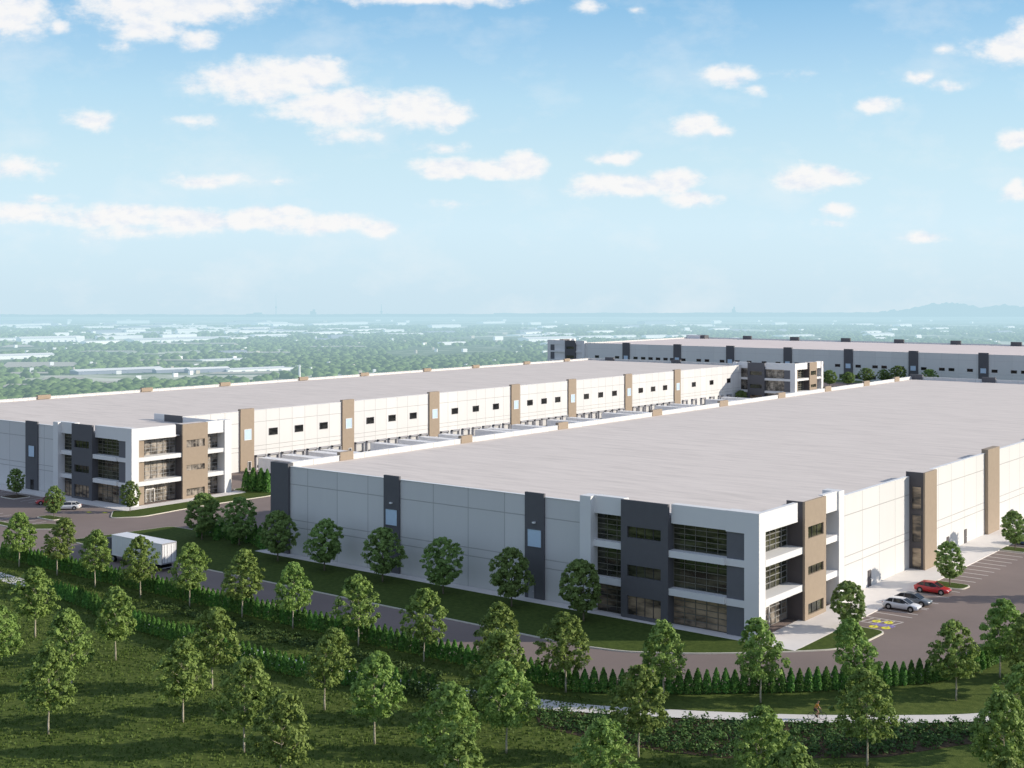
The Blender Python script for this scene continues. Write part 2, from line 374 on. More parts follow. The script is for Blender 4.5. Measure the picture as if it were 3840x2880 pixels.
def arc_poly(pts, r=2.5, n=5):
    """round the corners of a polygon"""
    o = []; k = len(pts)
    for i in range(k):
        p = Vector(pts[i]); a = Vector(pts[i-1])-p; b = Vector(pts[(i+1) % k])-p
        rr = min(r, a.length*.45, b.length*.45); p0 = p+a.normalized()*rr; p1 = p+b.normalized()*rr
        for j in range(n+1):
            t = j/n; q = p0*(1-t)**2+p*2*t*(1-t)+p1*t*t; o.append((q.x, q.y))
    return o
def inset(pts, d):
    k = len(pts); area = sum(pts[i][0]*pts[(i+1) % k][1]-pts[(i+1) % k][0]*pts[i][1] for i in range(k)); sg = 1 if area > 0 else -1
    o = []
    for i in range(k):
        a = Vector(pts[i-1]); b = Vector(pts[i]); c = Vector(pts[(i+1) % k])
        e1 = (b-a); e2 = (c-b)
        if e1.length < 1e-6 or e2.length < 1e-6: e1 = e2 = c-a
        n_ = (Vector((-e1.y, e1.x)).normalized()+Vector((-e2.y, e2.x)).normalized()); n_.normalize(); q = b+n_*d*sg; o.append((q.x, q.y))
    return o
def island(name, pts, r=2.5, mat=None):
    P = arc_poly(pts, r); I = inset(P, .18)
    kb = MB(); k = len(P); kb.v = [(p[0], p[1], .021) for p in P]+[(p[0], p[1], .15) for p in P]+[(p[0], p[1], .15) for p in I]
    for i in range(k): j = (i+1) % k; kb.f += [(i, j, k+j, k+i), (k+i, k+j, 2*k+j, 2*k+i)]
    tag(kb.build('kerb', m_kerb), kind='structure')
    tag(MB().prism(I, .05, .165).build(name, mat or m_lawn), kind='structure')
island('lawn', [(-184.5, 119.8), (-84, 119.8), (-78.5, 120.9), (-72.2, 124.8), (-68.6, 127.8), (-63.8, 132.3), (-60.5, 135.9), (-58.9, 139.5), (-58.7, 147.2), (-63.7, 147.3), (-63.7, 132.8), (-153.4, 132.8), (-153.4, 139.0), (-181.5, 138.2)], 1.6)
island('lawn', [(-200.4, 142.9), (-200.4, 147.5), (-200.4, 171), (-206, 171.5), (-206, 175.2), (-196, 175.4), (-193.4, 171.5), (-194.4, 154.3), (-193.3, 141), (-196.7, 136.6), (-203.0, 141.5)], 1.6)
island('planting_island', [(-64.4, 173.9), (-59.0, 173.9), (-58.8, 177.4), (-64.4, 177.4)], 1.3)
island('planting_island', [(-64.4, 204.6), (-59.0, 204.6), (-58.8, 208.1), (-64.4, 208.1)], 1.3)
island('planting_island', [(-64.4, 234.6), (-59.0, 234.6), (-58.8, 238.1), (-64.4, 238.1)], 1.3)
island('planting_island', [(-234.5, 137.6), (-229.5, 137.6), (-229.5, 141.6), (-234.5, 141.6)], 1.0, m_soil)
island('planting_island', [(-262, 120.9), (-199, 120.9), (-194.8, 124.5), (-196.2, 127.6), (-200, 127.0), (-203, 122.9), (-262, 122.9)], 1.0)
island('planting_island', [(-208.0, 129.0), (-202.6, 129.0), (-202.6, 131.8), (-208.0, 131.8)], 1.0)
tag(MB().prism([(-153.8, 132.7), (-63.6, 132.7), (-63.6, 420), (-69.55, 420), (-69.55, 157), (-69.0, 134.6), (-149.9, 134.6), (-153.8, 136.0)], .03, .172).build('pavement', m_conc), kind='structure')
tag(MB().prism([(-310, 142.7), (-200.3, 142.7), (-200.3, 170.6), (-203.4, 170.6), (-203.4, 146.4), (-310, 146.4)], .03, .172).build('pavement', m_conc), kind='structure')
tag(MB().prism([(-224.7, 212), (-152, 212), (-152, 424), (-224.7, 424)], .0205, .026).build('apron', m_apron), kind='structure')
# path through the park
pth = [(-260, 99.6), (-185, 99.8), (-168, 99.2), (-158, 98.6), (-146, 98.0), (-138, 96.6), (-120, 95.6), (-104, 95.2), (-92, 96.9), (-82, 99.2), (-71.5, 101.9), (-63, 106.2), (-53.5, 111.9), (-45.6, 117.8), (-39.5, 123.4), (-35.5, 131), (-33.5, 142), (-33, 160)]
def ribbon(pts, wd, z0, z1, name, mat):
    C = []
    for i in range(len(pts)-1):
        p0, p1, p2, p3 = [Vector(pts[min(max(k, 0), len(pts)-1)]) for k in (i-1, i, i+1, i+2)]
        for j in range(6):
            t = j/6; C.append(.5*((2*p1)+(-p0+p2)*t+(2*p0-5*p1+4*p2-p3)*t*t+(-p0+3*p1-3*p2+p3)*t**3))
    C.append(Vector(pts[-1])); m = MB()
    for i, c in enumerate(C):
        d = (C[min(i+1, len(C)-1)]-C[max(i-1, 0)]).normalized(); n_ = Vector((-d.y, d.x))*wd/2
        m.v += [(c.x-n_.x, c.y-n_.y, z1), (c.x+n_.x, c.y+n_.y, z1)]
    m.f = [(2*i, 2*i+2, 2*i+3, 2*i+1) for i in range(len(C)-1)]
    o = m.build(name, mat); return tag(o, kind='structure'), C
_, PATH = ribbon(pth, 2.7, 0, .03, 'path', m_conc)

# painted stalls
ml = MB()
def pline(x0, y0, x1, y1, w_=.11, z=.026):
    d = Vector((x1-x0, y1-y0)).normalized(); n_ = Vector((-d.y, d.x))*w_/2; b = len(ml.v)
    ml.v += [(x0-n_.x, y0-n_.y, z), (x1-n_.x, y1-n_.y, z), (x1+n_.x, y1+n_.y, z), (x0+n_.x, y0+n_.y, z)]; ml.f.append((b, b+1, b+2, b+3))
for y in [150.0, 152.75, 155.5, 157.4, 160.6, 161.2, 164.6, 168.6, 172.6]: pline(-63.9, y, -58.9, y, .18)
for k in range(10): pline(-63.9, 179.9+2.68*k, -59.2, 179.9+2.68*k, .22)
for k in range(10): pline(-63.9, 210.6+2.68*k, -59.2, 210.6+2.68*k, .22)
for k in range(22): pline(-210-2.75*k, 137.3, -210-2.75*k, 142.3, .16); pline(-203-2.75*k, 123.3, -203-2.75*k, 128.0, .16)
for k in range(5): pline(-63.2+k*.9, 150.2, -62.6+k*.9, 152.5, .16)
tag(ml.build('parking_lines', m_line), kind='structure')
mv = MB().box(-61.6, -59.0, 149.3, 150.5, .022, .027); tag(mv.build('painted_bay', m_purple), kind='structure')
my = MB()
for (x, y) in ((-61.7, 151.2), (-60.3, 151.5), (-61.0, 148.6), (-59.6, 148.9)):
    for k in range(12):
        a0, a1 = k/12*2*math.pi, (k+1)/12*2*math.pi
        b = len(my.v); my.v += [(x+math.cos(a)*r, y+math.sin(a)*r*1.1, .031) for a, r in ((a0, .16), (a0, .55), (a1, .55), (a1, .16))]; my.f.append((b, b+1, b+2, b+3))
    my.box(x-.09, x+.09, y+.4, y+.95, .0285, .031)
for (x, y) in ((-205.5, 138.2), (-202.6, 139.6)): my.box(x-.5, x+.5, y-.35, y+.35, .0285, .031)
tag(my.build('painted_symbols', m_yellow), kind='structure')

# ------------------------------------------------------------------ warehouses
def window(root, axis_, c, a0, a1, z0, z1, out_, glass=None, frame=None, mull=0):
    """window proud of a wall plane at coordinate c facing out_ (+1/-1) along axis_ ('x' or 'y'); a0..a1 along the wall"""
    f = MB(); t = .09
    def bx(m, a, b, za, zb, d0, d1):
        if axis_ == 'x': m.box(c+out_*d0, c+out_*d1, a, b, za, zb)
        else: m.box(a, b, c+out_*d0, c+out_*d1, za, zb)
    bx(f, a0, a1, z0, z0+t, .003, .10); bx(f, a0, a1, z1-t, z1, .003, .10); bx(f, a0, a0+t, z0+t, z1-t, .003, .10); bx(f, a1-t, a1, z0+t, z1-t, .003, .10)
    for k in range(mull):
        a = a0+(a1-a0)*(k+1)/(mull+1); bx(f, a-.035, a+.035, z0+t, z1-t, .003, .08)
    fo = f.build('window', frame or m_frame, root)
    g = MB(); bx(g, a0+t, a1-t, z0+t, z1-t, .005, .04); g.build('pane', glass or m_glassdark, fo)
    return fo

def office(root, cx, cy, sx, lit=False, gold=False, side_off=0):
    """three-storey corner office: front faces -Y, side faces -sx in X; corner at cx,cy"""
    def fb(m, u0, u1, d0, d1, z0, z1): m.box(cx+sx*u0, cx+sx*u1, cy+d0, cy+d1, z0, z1); return m
    def sbx(m, v0, v1, d0, d1, z0, z1): m.box(cx+sx*d0, cx+sx*d1, cy+v0, cy+v1, z0, z1); return m
    mw = m_white
    # corner frame
    m = MB(); fb(m, 0, 1.9, 0, 1.6, 0, 14.65); fb(m, 1.9, 4.3, 0, 1.6, 12.2, 14.65)
    for z0, z1 in ((8.25, 9.05), (3.6, 4.4)): fb(m, 1.9, 4.3, 0, 1.6, z0, z1)
    m.build('corner_frame', mw, root)
    m = MB()
    for z0, z1 in ((9.05, 12.2), (4.4, 8.25), (.15, 3.6)): fb(m, 1.9, 4.3, .25, 1.5, z0, z1)
    m.build('infill_panel', m_infill, root)
    # front band, slabs
    m = MB(); fb(m, 4.3, 11.7, .12, 1.3, 12.3, 14.6); m.build('parapet_band', mw, root)
    m = MB(); fb(m, 18.5, 22.85, .12, 1.3, 12.4, 14.6); m.build('parapet_band', mw, root)
    for z0, z1 in ((8.3, 9.1), (3.75, 4.55)):
        m = MB(); fb(m, 4.3, 11.95, -.35, 1.3, z0, z1); m.build('balcony_slab', mw, root)
        m = MB(); fb(m, 18.5, 22.85, -.1, 1.3, z0, z1); m.build('balcony_slab', mw, root)
    # charcoal pilaster with openings
    m = MB(); zs = [0, .6, 2.9, 5.3, 6.7, 10.05, 11.4, 14.6]
    for i in range(len(zs)-1):
        if i in (1, 3, 5): fb(m, 11.8, 12.8, -.5, 1.3, zs[i], zs[i+1]); fb(m, 17.6, 18.5, -.5, 1.3, zs[i], zs[i+1])
        elif i == 6: fb(m, 11.8, 18.5, -.5, 1.3, zs[i], 13.0); fb(m, 11.8, 18.5, -.5, -.12, 13.0, 14.6)
        else: fb(m, 11.8, 18.5, -.5, 1.3, zs[i], zs[i+1])
    m.build('pilaster', m_char, root)
    for k, (z0, z1) in enumerate(((.6, 2.9), (5.3, 6.7), (10.05, 11.4))):
        f = MB()
        for u in (13.98, 15.18, 16.38): fb(f, u-.03, u+.03, -.3, -.2, z0, z1)
        fo = f.build('window', m_frame, root); g = MB(); fb(g, 12.8, 17.6, -.22, -.1, z0, z1); g.build('pane', m_glasswarm if k == 0 else m_glass, fo)
    # glazed bays of the front
    for (u0, u1) in ((4.3, 11.8), (18.5, 22.85)):
        for k, (z0, z1) in enumerate(((.15, 3.75), (4.55, 8.3), (9.1, 12.35))):
            f = MB(); nb = 5
            for j in range(nb+1):
                z = z0+(z1-z0)*j/nb; fb(f, u0, u1, .86, .93, max(z0, z-.04), min(z1, z+.04))
            nv = max(2, round((u1-u0)/1.55))
            for j in range(nv+1):
                u = u0+(u1-u0)*j/nv; fb(f, max(u0, u-.03), min(u1, u+.03), .84, .92, z0, z1)
            fo = f.build('curtain_window', m_mullf, root)
            g = MB(); fb(g, u0, u1, .93, 1.05, z0, z1); g.build('pane', m_glasslit if gold else m_glasswarm if k == 0 else m_glass, fo)
    # white pier at the far end of the front
    m = MB(); fb(m, 22.85, 24.5, -.7, 1.3, 0, 14.55); m.build('pier', mw, root)
    # ---- side
    m = MB(); sbx(m, 1.6, 10.0, 0, .6, 12.35, 14.65); m.build('parapet_band', mw, root)
    m = MB(); sbx(m, 17.4, 21.8, .12, .7, 12.2, 14.65); m.build('parapet_band', mw, root)
    for z0, z1 in ((8.3, 9.1), (3.75, 4.55)):
        m = MB(); sbx(m, 1.6, 11.5, -.02, 2.1, z0, z1); m.build('balcony_slab', mw, root)
        m = MB(); sbx(m, 17.4, 21.8, .1, 2.1, z0, z1); m.build('balcony_slab', mw, root)
    m = MB()
    for z0, z1 in ((9.1, 12.35), (4.55, 8.3), (.15, 3.75)): sbx(m, 1.6, 3.1 if not side_off else 2.3, .45, 2.3, z0, z1)
    m.build('infill_panel', m_tan, root)
    gv = 3.1 if not side_off else 2.3
    for (v0, v1) in ((gv, 11.5), (17.4, 21.8)):
        for k, (z0, z1) in enumerate(((.15, 3.75), (4.55, 8.3), (9.1, 12.35))):
            f = MB(); nb = 5
            for j in range(nb+1):
                z = z0+(z1-z0)*j/nb; sbx(f, v0, v1, 2.12, 2.2, max(z0, z-.045), min(z1, z+.045))
            nv = max(2, round((v1-v0)/1.5))
            for j in range(nv+1):
                v = v0+(v1-v0)*j/nv; sbx(f, max(v0, v-.035), min(v1, v+.035), 2.1, 2.19, z0, z1)
            fo = f.build('curtain_window', m_mull, root)
            g = MB(); sbx(g, v0, v1, 2.2, 2.3, z0, z1); g.build('pane', m_glasslit if (lit or k == 0) else m_glass, fo)
    # tan pilaster with a dark return
    m = MB(); sbx(m, 11.5, 17.4, .0, 2.2, 0, 14.55); m.build('pilaster', m_charw, root); m = MB(); sbx(m, 11.6, 17.3, .1, 2.15, 14.552, 14.58); m.build('pilaster_cap', m_roof, root)
    m = MB(); zs = [0, .7, 2.05, 5.55, 6.6, 10.0, 11.45, 14.6]
    for i in range(len(zs)-1):
        if i in (1, 3, 5): sbx(m, 11.4, 12.3, -.3, -.002, zs[i], zs[i+1]); sbx(m, 16.7, 17.45, -.3, -.002, zs[i], zs[i+1])
        else: sbx(m, 11.4, 17.45, -.3, -.002, zs[i], zs[i+1])
    m.build('pilaster_cladding', m_tan, root)
    for z0, z1 in ((.7, 2.05), (5.55, 6.6), (10.0, 11.45)):
        f = MB()
        for v in (13.77, 15.23): sbx(f, v-.03, v+.03, -.12, -.06, z0, z1)
        fo = f.build('window', m_frame, root); g = MB(); sbx(g, 12.3, 16.7, -.055, -.003, z0, z1); g.build('pane', m_glasslit if lit else m_glass, fo)
    m = MB(); sbx(m, 21.8, 23.4, -.1, 2.2, 0, 14.6); m.build('pier', mw, root)
    # entrance door in the ground floor glazing of the side
    f = MB(); sbx(f, 4.6, 4.7, 2.0, 2.11, .16, 2.7); sbx(f, 6.5, 6.6, 2.0, 2.11, .16, 2.7); sbx(f, 4.7, 6.5, 2.0, 2.11, 2.55, 2.7); sbx(f, 5.55, 5.62, 2.0, 2.11, .16, 2.55)
    dr_ = f.build('door', m_cap, root); h = MB(); sbx(h, 5.42, 5.46, 1.93, 1.99, .9, 1.3); h.build('handle', m_steel, dr_)
    # back-of-parapet walls and soffit so that the roof closes
    m = MB(); sbx(m, 1.6, 21.8, 2.32, 2.6, 12.36, 13.3); fb(m, 4.3, 22.8, 1.31, 1.6, 12.41, 13.3); m.build('upstand', mw, root)
    m = MB(); sbx(m, 1.65, 11.4, .62, 2.31, 12.4, 12.55); sbx(m, 17.5, 21.7, .75, 2.31, 12.4, 12.55); m.build('soffit', m_conc, root)

def coping(root, segs, z, t=.42, mat=None):
    m = MB()
    for (x0, x1, y0, y1) in segs: m.box(x0, x1, y0, y1, z, z+.06)
    m.build('coping', mat or m_cap, root)

# ---- building A (left)
A = empty('warehouse', (-224.8, 146.6, 0), 0, 'long white warehouse at left, tan pilasters and trailers along its dock side', 'warehouse', None)
TH = .35
m = MB(); m.box(-296.4, -227.6, 146.6, 146.6+TH, 0, 13.5); m.build('wall', m_wallA, A)                    # front
m = MB(); m.box(-224.8-TH, -224.8, 169.4, 424.6, 0, 13.5); m.build('wall', m_wallA, A)                      # docks
m = MB(); m.box(-296.35, -224.9, 430.2, 430.5, 0, 13.5); m.build('wall', m_wallA, A)
m = MB(); m.box(-296.35, -296.003, 146.96, 430.19, 0, 13.5); m.build('wall', m_wallA, A)
m = MB(); m.box(-296, -225.2, 147, 430.1, 12.2, 12.86); m.build('roof', m_roof, A)
m = MB(); m.box(-225.1, -205.9, 148.3, 169.4, 12.2, 12.96); m.build('office_roof', m_roof, A)
m = MB(); m.box(-227.4, -205.9, 425.9, 447.5, 12.2, 13.01); m.build('office_roof', m_roof, A)
coping(A, [(-296.4, -295.8, 147, 430.1), (-225.25, -224.7, 170.6, 424.2), (-295.8, -228, 146.5, 147.05), (-295.7, -225.2, 430.0, 430.6)], 13.5)
office(A, -203.4, 145.9, -1, lit=True)
office(A, -203.4, 424.6, -1, lit=False, gold=True)  # gold: front panes take the painted gold reflection
m = MB(); m.box(-230.5, -224.9, 171.0, 171.35, 12.71, 14.15); m.box(-218.6, -203.6, 169.35, 169.65, 0, 14.15); m.box(-224.6, -218.7, 169.35, 169.65, 12, 14.15); m.build('screen_wall', m_white, A)
m = MB(); m.box(-224.6, -218.7, 169.2, 169.34, 12.8, 14.4); m.build('screen_panel', m_char, A)
m = MB(); m.box(-239.5, -235.2, 146.3, 146.598, 0, 14.0); m.build('pilaster', m_char, A)
window(A, 'y', 146.3, -238.4, -236.1, 6.75, 9.15, -1, m_bluegrey)
window(A, 'y', 146.3, -237.6, -236.5, .17, 2.3, -1)
m = MB(); m.box(-285, -281, 146.3, 146.598, 0, 14.0); m.build('pilaster', m_char, A)
PA = [189.6, 221.2, 252.8, 287.6, 315.4, 346.5, 376.9]
for y in PA:
    m = MB(); m.box(-225.3, -224.4, y, y+3.9, 0, 14.0); m.build('pilaster', m_tan, A)
    window(A, 'x', -224.4, y+1.0, y+3.1, 7.0, 9.45, 1, m_bluegrey, m_cap)
    window(A, 'x', -224.4, y+2.0, y+3.0, 0, 2.2, 1, m_dark, m_cap)
edges = PA+[424.5]
for i in range(7):
    y0 = edges[i]+3.9; y1 = edges[i+1]; per = (y1-y0)/7
    for k in range(3): c = y0+(y1-y0)*(.215+.285*k); window(A, 'x', -224.8, c-1.3, c+1.3, 7.5, 9.1, 1, m_glassdark, m_frame)
    for k in range(7):
        if i == 6 and k > 5: continue
        c = y0+per*(k+.5); f = MB()
        f.box(-224.798, -224.3, c-1.5, c-1.2, 0, 3.3); f.box(-224.798, -224.3, c+1.2, c+1.5, 0, 3.3); f.box(-224.798, -224.3, c-1.5, c+1.5, 3.0, 3.4)
        do = f.build('dock_door', m_steel, A)
        g = MB().box(-224.79, -224.7, c-1.2, c+1.2, 1.1, 3.0); g.build('door_leaf', m_dockdoor, do)
        b = MB().box(-224.79, -224.35, c-1.1, c+1.1, .6, 1.05); b.build('bumper', m_rubber, do)
for y in (185.9, 217.1, 244.2, 274.8, 301.5, 332.1, 358.3, 388.5, 414.5):
    m = MB(); m.box(-296.45, -295.6, y-1.8, y+1.8, 12.99, 14.0); m.build('pilaster', m_tan, A)
for x in (-286, -255.5, -211.):
    if x < -228: m = MB(); m.box(x-2, x+2, 429.7, 430.6, 12.99, 14.2); m.build('pilaster', m_char, A)
m = MB(); m.box(-224.79, -224.5, 180.3, 182.3, 0, 4.4); wd_ = m.build('service_door', m_steel, A)

# ---- building B (right, foreground)
B = empty('warehouse', (-110, 134.7, 0), 0, 'nearest big white warehouse with dark pilasters and three-storey glazed corner', 'warehouse', None)
m = MB(); m.box(-148, -93.0, 134.7, 134.7+TH, 0, 13.45); m.build('wall', m_wallB, B)
m = MB(); m.box(-69.6-TH, -69.6, 157.2, 400, 0, 13.45); m.build('wall', m_wallB, B)
m = MB(); m.box(-151.7, -151.35, 138, 400, 0, 13.45); m.build('wall', m_wallB, B)
m = MB(); m.box(-151.35, -69.9, 399.6, 399.95, 0, 13.45); m.build('wall', m_wallB, B)
m = MB(); m.box(-151.34, -69.96, 150, 399.6, 12.1, 12.62); m.box(-151.3, -93.4, 135.06, 149.99, 12.1, 12.62); m.box(-93.39, -71.0, 135.6, 149.99, 12.1, 12.62); m.build('roof', m_roof, B)
coping(B, [(-151.8, -151.25, 138, 400), (-147.9, -93.2, 134.6, 135.15), (-70.05, -69.5, 157.4, 181.8), (-70.05, -69.5, 187.2, 400), (-151.2, -70, 399.5, 400.1)], 13.45)
office(B, -68.65, 134.0, -1, lit=False, side_off=1)
for (x0, x1, d) in ((-151.9, -147.95, .45), (-128.1, -125.1, .3), (-102.7, -99.6, .3)):
    m = MB(); m.box(x0, x1, 134.7-d, 134.75 if d < .4 else 135.3, 0, 13.95); m.build('pilaster', m_char, B)
for x in (-126.55, -101.1):
    window(B, 'y', 134.4, x-1.2, x+1.2, 6.85, 9.25, -1, m_bluegrey, m_infill)
    f = MB().box(x-.95, x-.05, 134.33, 134.399, .18, 2.4); d_ = f.build('door', m_steel, B); MB().box(x-.2, x-.12, 134.28, 134.329, 1.1, 1.2).build('handle', m_cap, d_)
    f = MB().box(x-.2, x+.2, 134.1, 134.399, 10.0, 10.2); f.build('wall_lamp', m_cap, B)
for y0, y1 in ((148.5, 151.5), (179, 182.1), (209, 212.3), (244.5, 248.5), (275, 279.), (306, 310.), (334.6, 338.5), (361.4, 365.4), (385, 388.6)):
    m = MB(); m.box(-151.95, -151.2, y0, y1, 12.63, 14.0); m.build('pilaster', m_tan, B)
# stair tower on the +X side: dark glazed return facing -Y, tan face towards the car park
m = MB(); m.box(-70.1, -67.5, 182.6, 187.2, 0, 14.1); m.build('stair_tower', m_charw, B); m = MB(); m.box(-70.0, -67.55, 182.7, 187.15, 14.102, 14.13); m.build('tower_roof', m_roof, B)
m = MB(); m.box(-67.498, -67.25, 182.5, 187.3, 0, 14.15); m.box(-70.0, -67.5, 187.203, 187.4, 0, 14.1); m.build('tower_cladding', m_tan, B)
for z0, z1 in ((8.7, 12.1), (4.0, 8.0), (.3, 3.3)):
    window(B, 'y', 182.6, -69.2, -67.75, z0, z1, -1, m_glasswarm, m_frame)
for y0, y1 in ((215.9, 221.8), (250, 256), (284, 290), (318, 324), (352, 358)):
    m = MB(); m.box(-70.1, -69.0, y0, y1, 0, 14.15); m.build('pilaster', m_tan, B)
for y in (168.0, 198.5, 206.5, 230, 262, 296):
    f = MB().box(-69.598, -69.5, y-.5, y+.5, .172, 2.35); d_ = f.build('door', m_charw, B); MB().box(-69.499, -69.44, y+.3, y+.38, 1.1, 1.25).build('handle', m_cap, d_)
for x in (-150, -127.5, -102, -78):
    m = MB(); m.box(x-2, x+2, 399.2, 400.3, 12.63, 14.2); m.build('pilaster', m_char, B)

# ---- building C (far)
C = empty('warehouse', (-240, 560, 0), 0, 'farthest long white warehouse in shade, across the background behind the others', 'warehouse', None)
m = MB(); m.box(-389, -40, 560, 560.4, 0, 13.5); m.build('wall', m_wallC, C)
m = MB(); m.box(-389.4, -389, 560, 672, 0, 13.5); m.build('wall', m_wallC, C)
m = MB(); m.box(-389, -40, 672, 672.4, 0, 13.6); m.build('wall', m_wallC, C)
m = MB(); m.box(-40, -39.6, 560, 672, 0, 13.6); m.build('wall', m_wallC, C)
m = MB(); m.box(-388.9, -40, 560.4, 672, 12.3, 12.9); m.build('roof', m_roofC, C)
coping(C, [(-389.5, -388.8, 560, 672.3), (-388.8, -40, 559.9, 560.5)], 13.5)
office(C, -412.2, 559.6, 1)
m = MB(); m.box(-411, -389.5, 560, 583, 0, 12.9); m.build('office_block', m_white, C)
m = MB(); m.box(-389.4, -380, 667, 671.9, 12.91, 14.9); m.build('office_block', m_white, C); m = MB(); m.box(-379.9, -377, 667, 671.9, 12.91, 14.9); m.build('office_panel', m_char, C)
PC = [-362.2, -331.9, -302.3, -271.9, -241.8, -211.5, -180.9, -150, -120, -90]
for x in PC:
    m = MB(); m.box(x-2.1, x+2.1, 559.5, 560.6, 0, 14.2); m.build('pilaster', m_char, C)
    window(C, 'y', 559.5, x-1.3, x+1.3, 5.4, 7.7, -1, m_bluegrey, m_infill)
    m = MB(); m.box(x-22.5, x-17.2, 671.4, 672.6, 12.9, 15.0); m.build('pilaster', m_char, C)
wx = [-380.4, -367.8, -356.6, -352, -347.6, -343.2, -338.8, -334.9, -328.5, -319.8, -315.2, -306.8, -298.5]
for a, b in zip(PC[3:-1], PC[4:]): wx += [a+4.6, a+12.6, a+16.8, a+24.8]
wx += [-298.2+6, -298.2+14, -277]
for x in wx: window(C, 'y', 560, x-1.25, x+1.25, 5.9, 7.2, -1)
for x in np.arange(-290, -45, 7.5): window(C, 'y', 560, x-1.2, x+1.2, .8, 2.6, -1, m_dark)

# ------------------------------------------------------------------ trees
def interp(t, xs_, ys_): return float(np.interp(t, xs_, ys_))
def make_crown(kind, seed, h=8.0):
    global rng
    rng = np.random.default_rng(seed)
    P = []; Nn = []
    if kind == 'young': z0, z1, Rr = 2.7, h, 2.5; px_, py_ = [0, .12, .32, .55, .8, .95, 1], [.45, .85, 1, .88, .58, .33, .15]; nc = 165; per = 36
    else: z0, z1, Rr = 1.75, h, 2.85; px_, py_ = [0, .1, .3, .55, .8, .95, 1], [.22, .62, .98, 1, .78, .45, .2]; nc = 230; per = 60
    ga = 2.39996
    lean = rng.normal(size=2)*.15
    for i in range(nc):
        t = (i+.5)/nc; t = t**1.05; a = i*ga+rng.normal()*.35
        r = interp(t, px_, py_)*Rr*rng.choice([rng.uniform(.25, .6), rng.uniform(.72, 1.02)], p=[.3, .7])*(1+.16*math.sin(a*2+seed)+.1*math.sin(a*3+2*seed+t*4))
        z = z0+(z1-z0)*t-rng.uniform(0, .25)*(r/Rr)
        c = np.array([math.cos(a)*r+lean[0]*t*2, math.sin(a)*r+lean[1]*t*2, z]); cr = rng.uniform(.24, .48)*(1.1-.3*t)
        n = int(per*rng.uniform(.6, 1.3)); q = rng.normal(size=(n, 3)); q /= np.linalg.norm(q, axis=1)[:, None]; q *= (rng.uniform(0.25, 1, n)**.6)[:, None]
        off = q*cr*np.array([1.15, 1.15, .72]); off[:, 2] -= (q[:, 0]**2+q[:, 1]**2)*cr*.35
        P.append(c+off); Nn.append(q*.8+np.array([math.cos(a)*.4, math.sin(a)*.4, .5]))
    P = np.concatenate(P); Nn = np.concatenate(Nn); a, b = rnd_axes(len(P), .07, .15, 0, Nn)
    return quads_mesh('crown', P, a, b, m_leaf if kind == 'young' else m_leafd)
def make_trunk(kind, seed, h=8.0):
    rr = random.Random(seed); m = MB(); zt = h*.8; r0 = .10 if kind == 'young' else .13
    pts = [Vector((0, 0, -.05))]; 
    for k in range(1, 7): pts.append(Vector((rr.uniform(-.06, .06)*k*.5, rr.uniform(-.06, .06)*k*.5, zt*k/6)))
    for k in range(6): m.tube(pts[k], pts[k+1], r0*(1-k/7.), r0*(1-(k+1)/7.), 7, k in (0, 5))
    z0 = 2.3 if kind == 'young' else 1.6
    for k in range(14):
        t = k/14; z = z0+(zt-z0)*t; i = min(5, int(z/zt*6)); f = z/zt*6-i; p = pts[i].lerp(pts[i+1], f); a = k*2.4+seed
        ln = (1.9-1.1*t); q = p+Vector((math.cos(a)*ln, math.sin(a)*ln, ln*.75)); mid = p.lerp(q, .5)+Vector((0, 0, -.12))
        m.tube(p, mid, .045*(1-.5*t), .03*(1-.5*t), 5, False); m.tube(mid, q, .03*(1-.5*t), .010, 5, False)
        q2 = mid+Vector((math.cos(a+.8)*ln*.4, math.sin(a+.8)*ln*.4, ln*.35)); m.tube(mid, q2, .02, .008, 4, False)
    me = bpy.data.meshes.new('trunk'); me.from_pydata(m.v, [], m.f); me.materials.append(m_bark if kind == 'young' else m_barkd); me.shade_smooth(); return me
VAR = {k: [(make_trunk(k, s), make_crown(k, s)) for s in seeds] for k, seeds in (('young', (11, 12, 13, 14, 15, 16)), ('round', (21, 22, 23)))}
tcount = 0
def tree(kind, x, y, h, label, group, name='deciduous_tree', z=0, wide=1.):
    global tcount; tcount += 1
    tr, cr = VAR[kind][tcount % len(VAR[kind])]
    o = empty(name, (x, y, z), random.uniform(0, 6.28), label, 'tree', group); s = h/8.; o.scale = (s*wide*random.uniform(.95, 1.06), s*wide*random.uniform(.95, 1.06), s)
    mesh_obj('trunk', tr, o); mesh_obj('crown', cr, o); return o
ORD = ['first', 'second', 'third', 'fourth', 'fifth', 'sixth', 'seventh', 'eighth', 'ninth', 'tenth', 'eleventh', 'twelfth', 'thirteenth', 'fourteenth', 'fifteenth', 'sixteenth']
row = [(-172.2, 104.2), (-163.0, 104.5), (-152.3, 103.4), (-142.5, 103.6), (-133.4, 104.4), (-124.0, 105.0), (-115.1, 105.2), (-103.6, 104.6), (-93.4, 104.3), (-83.3, 103.9), (-75.3, 105.3), (-66.3, 109.2), (-58.4, 114.3), (-50.9, 120.6), (-43.6, 126.7), (-42.6, 137.0)]
for i, (x, y) in enumerate(row):
    tree('young', x, y, 8.0+random.uniform(-.3, .3), ORD[i]+' tree from the left in the row just in front of the long cedar hedge', 'young trees in the row along the cedar hedge')
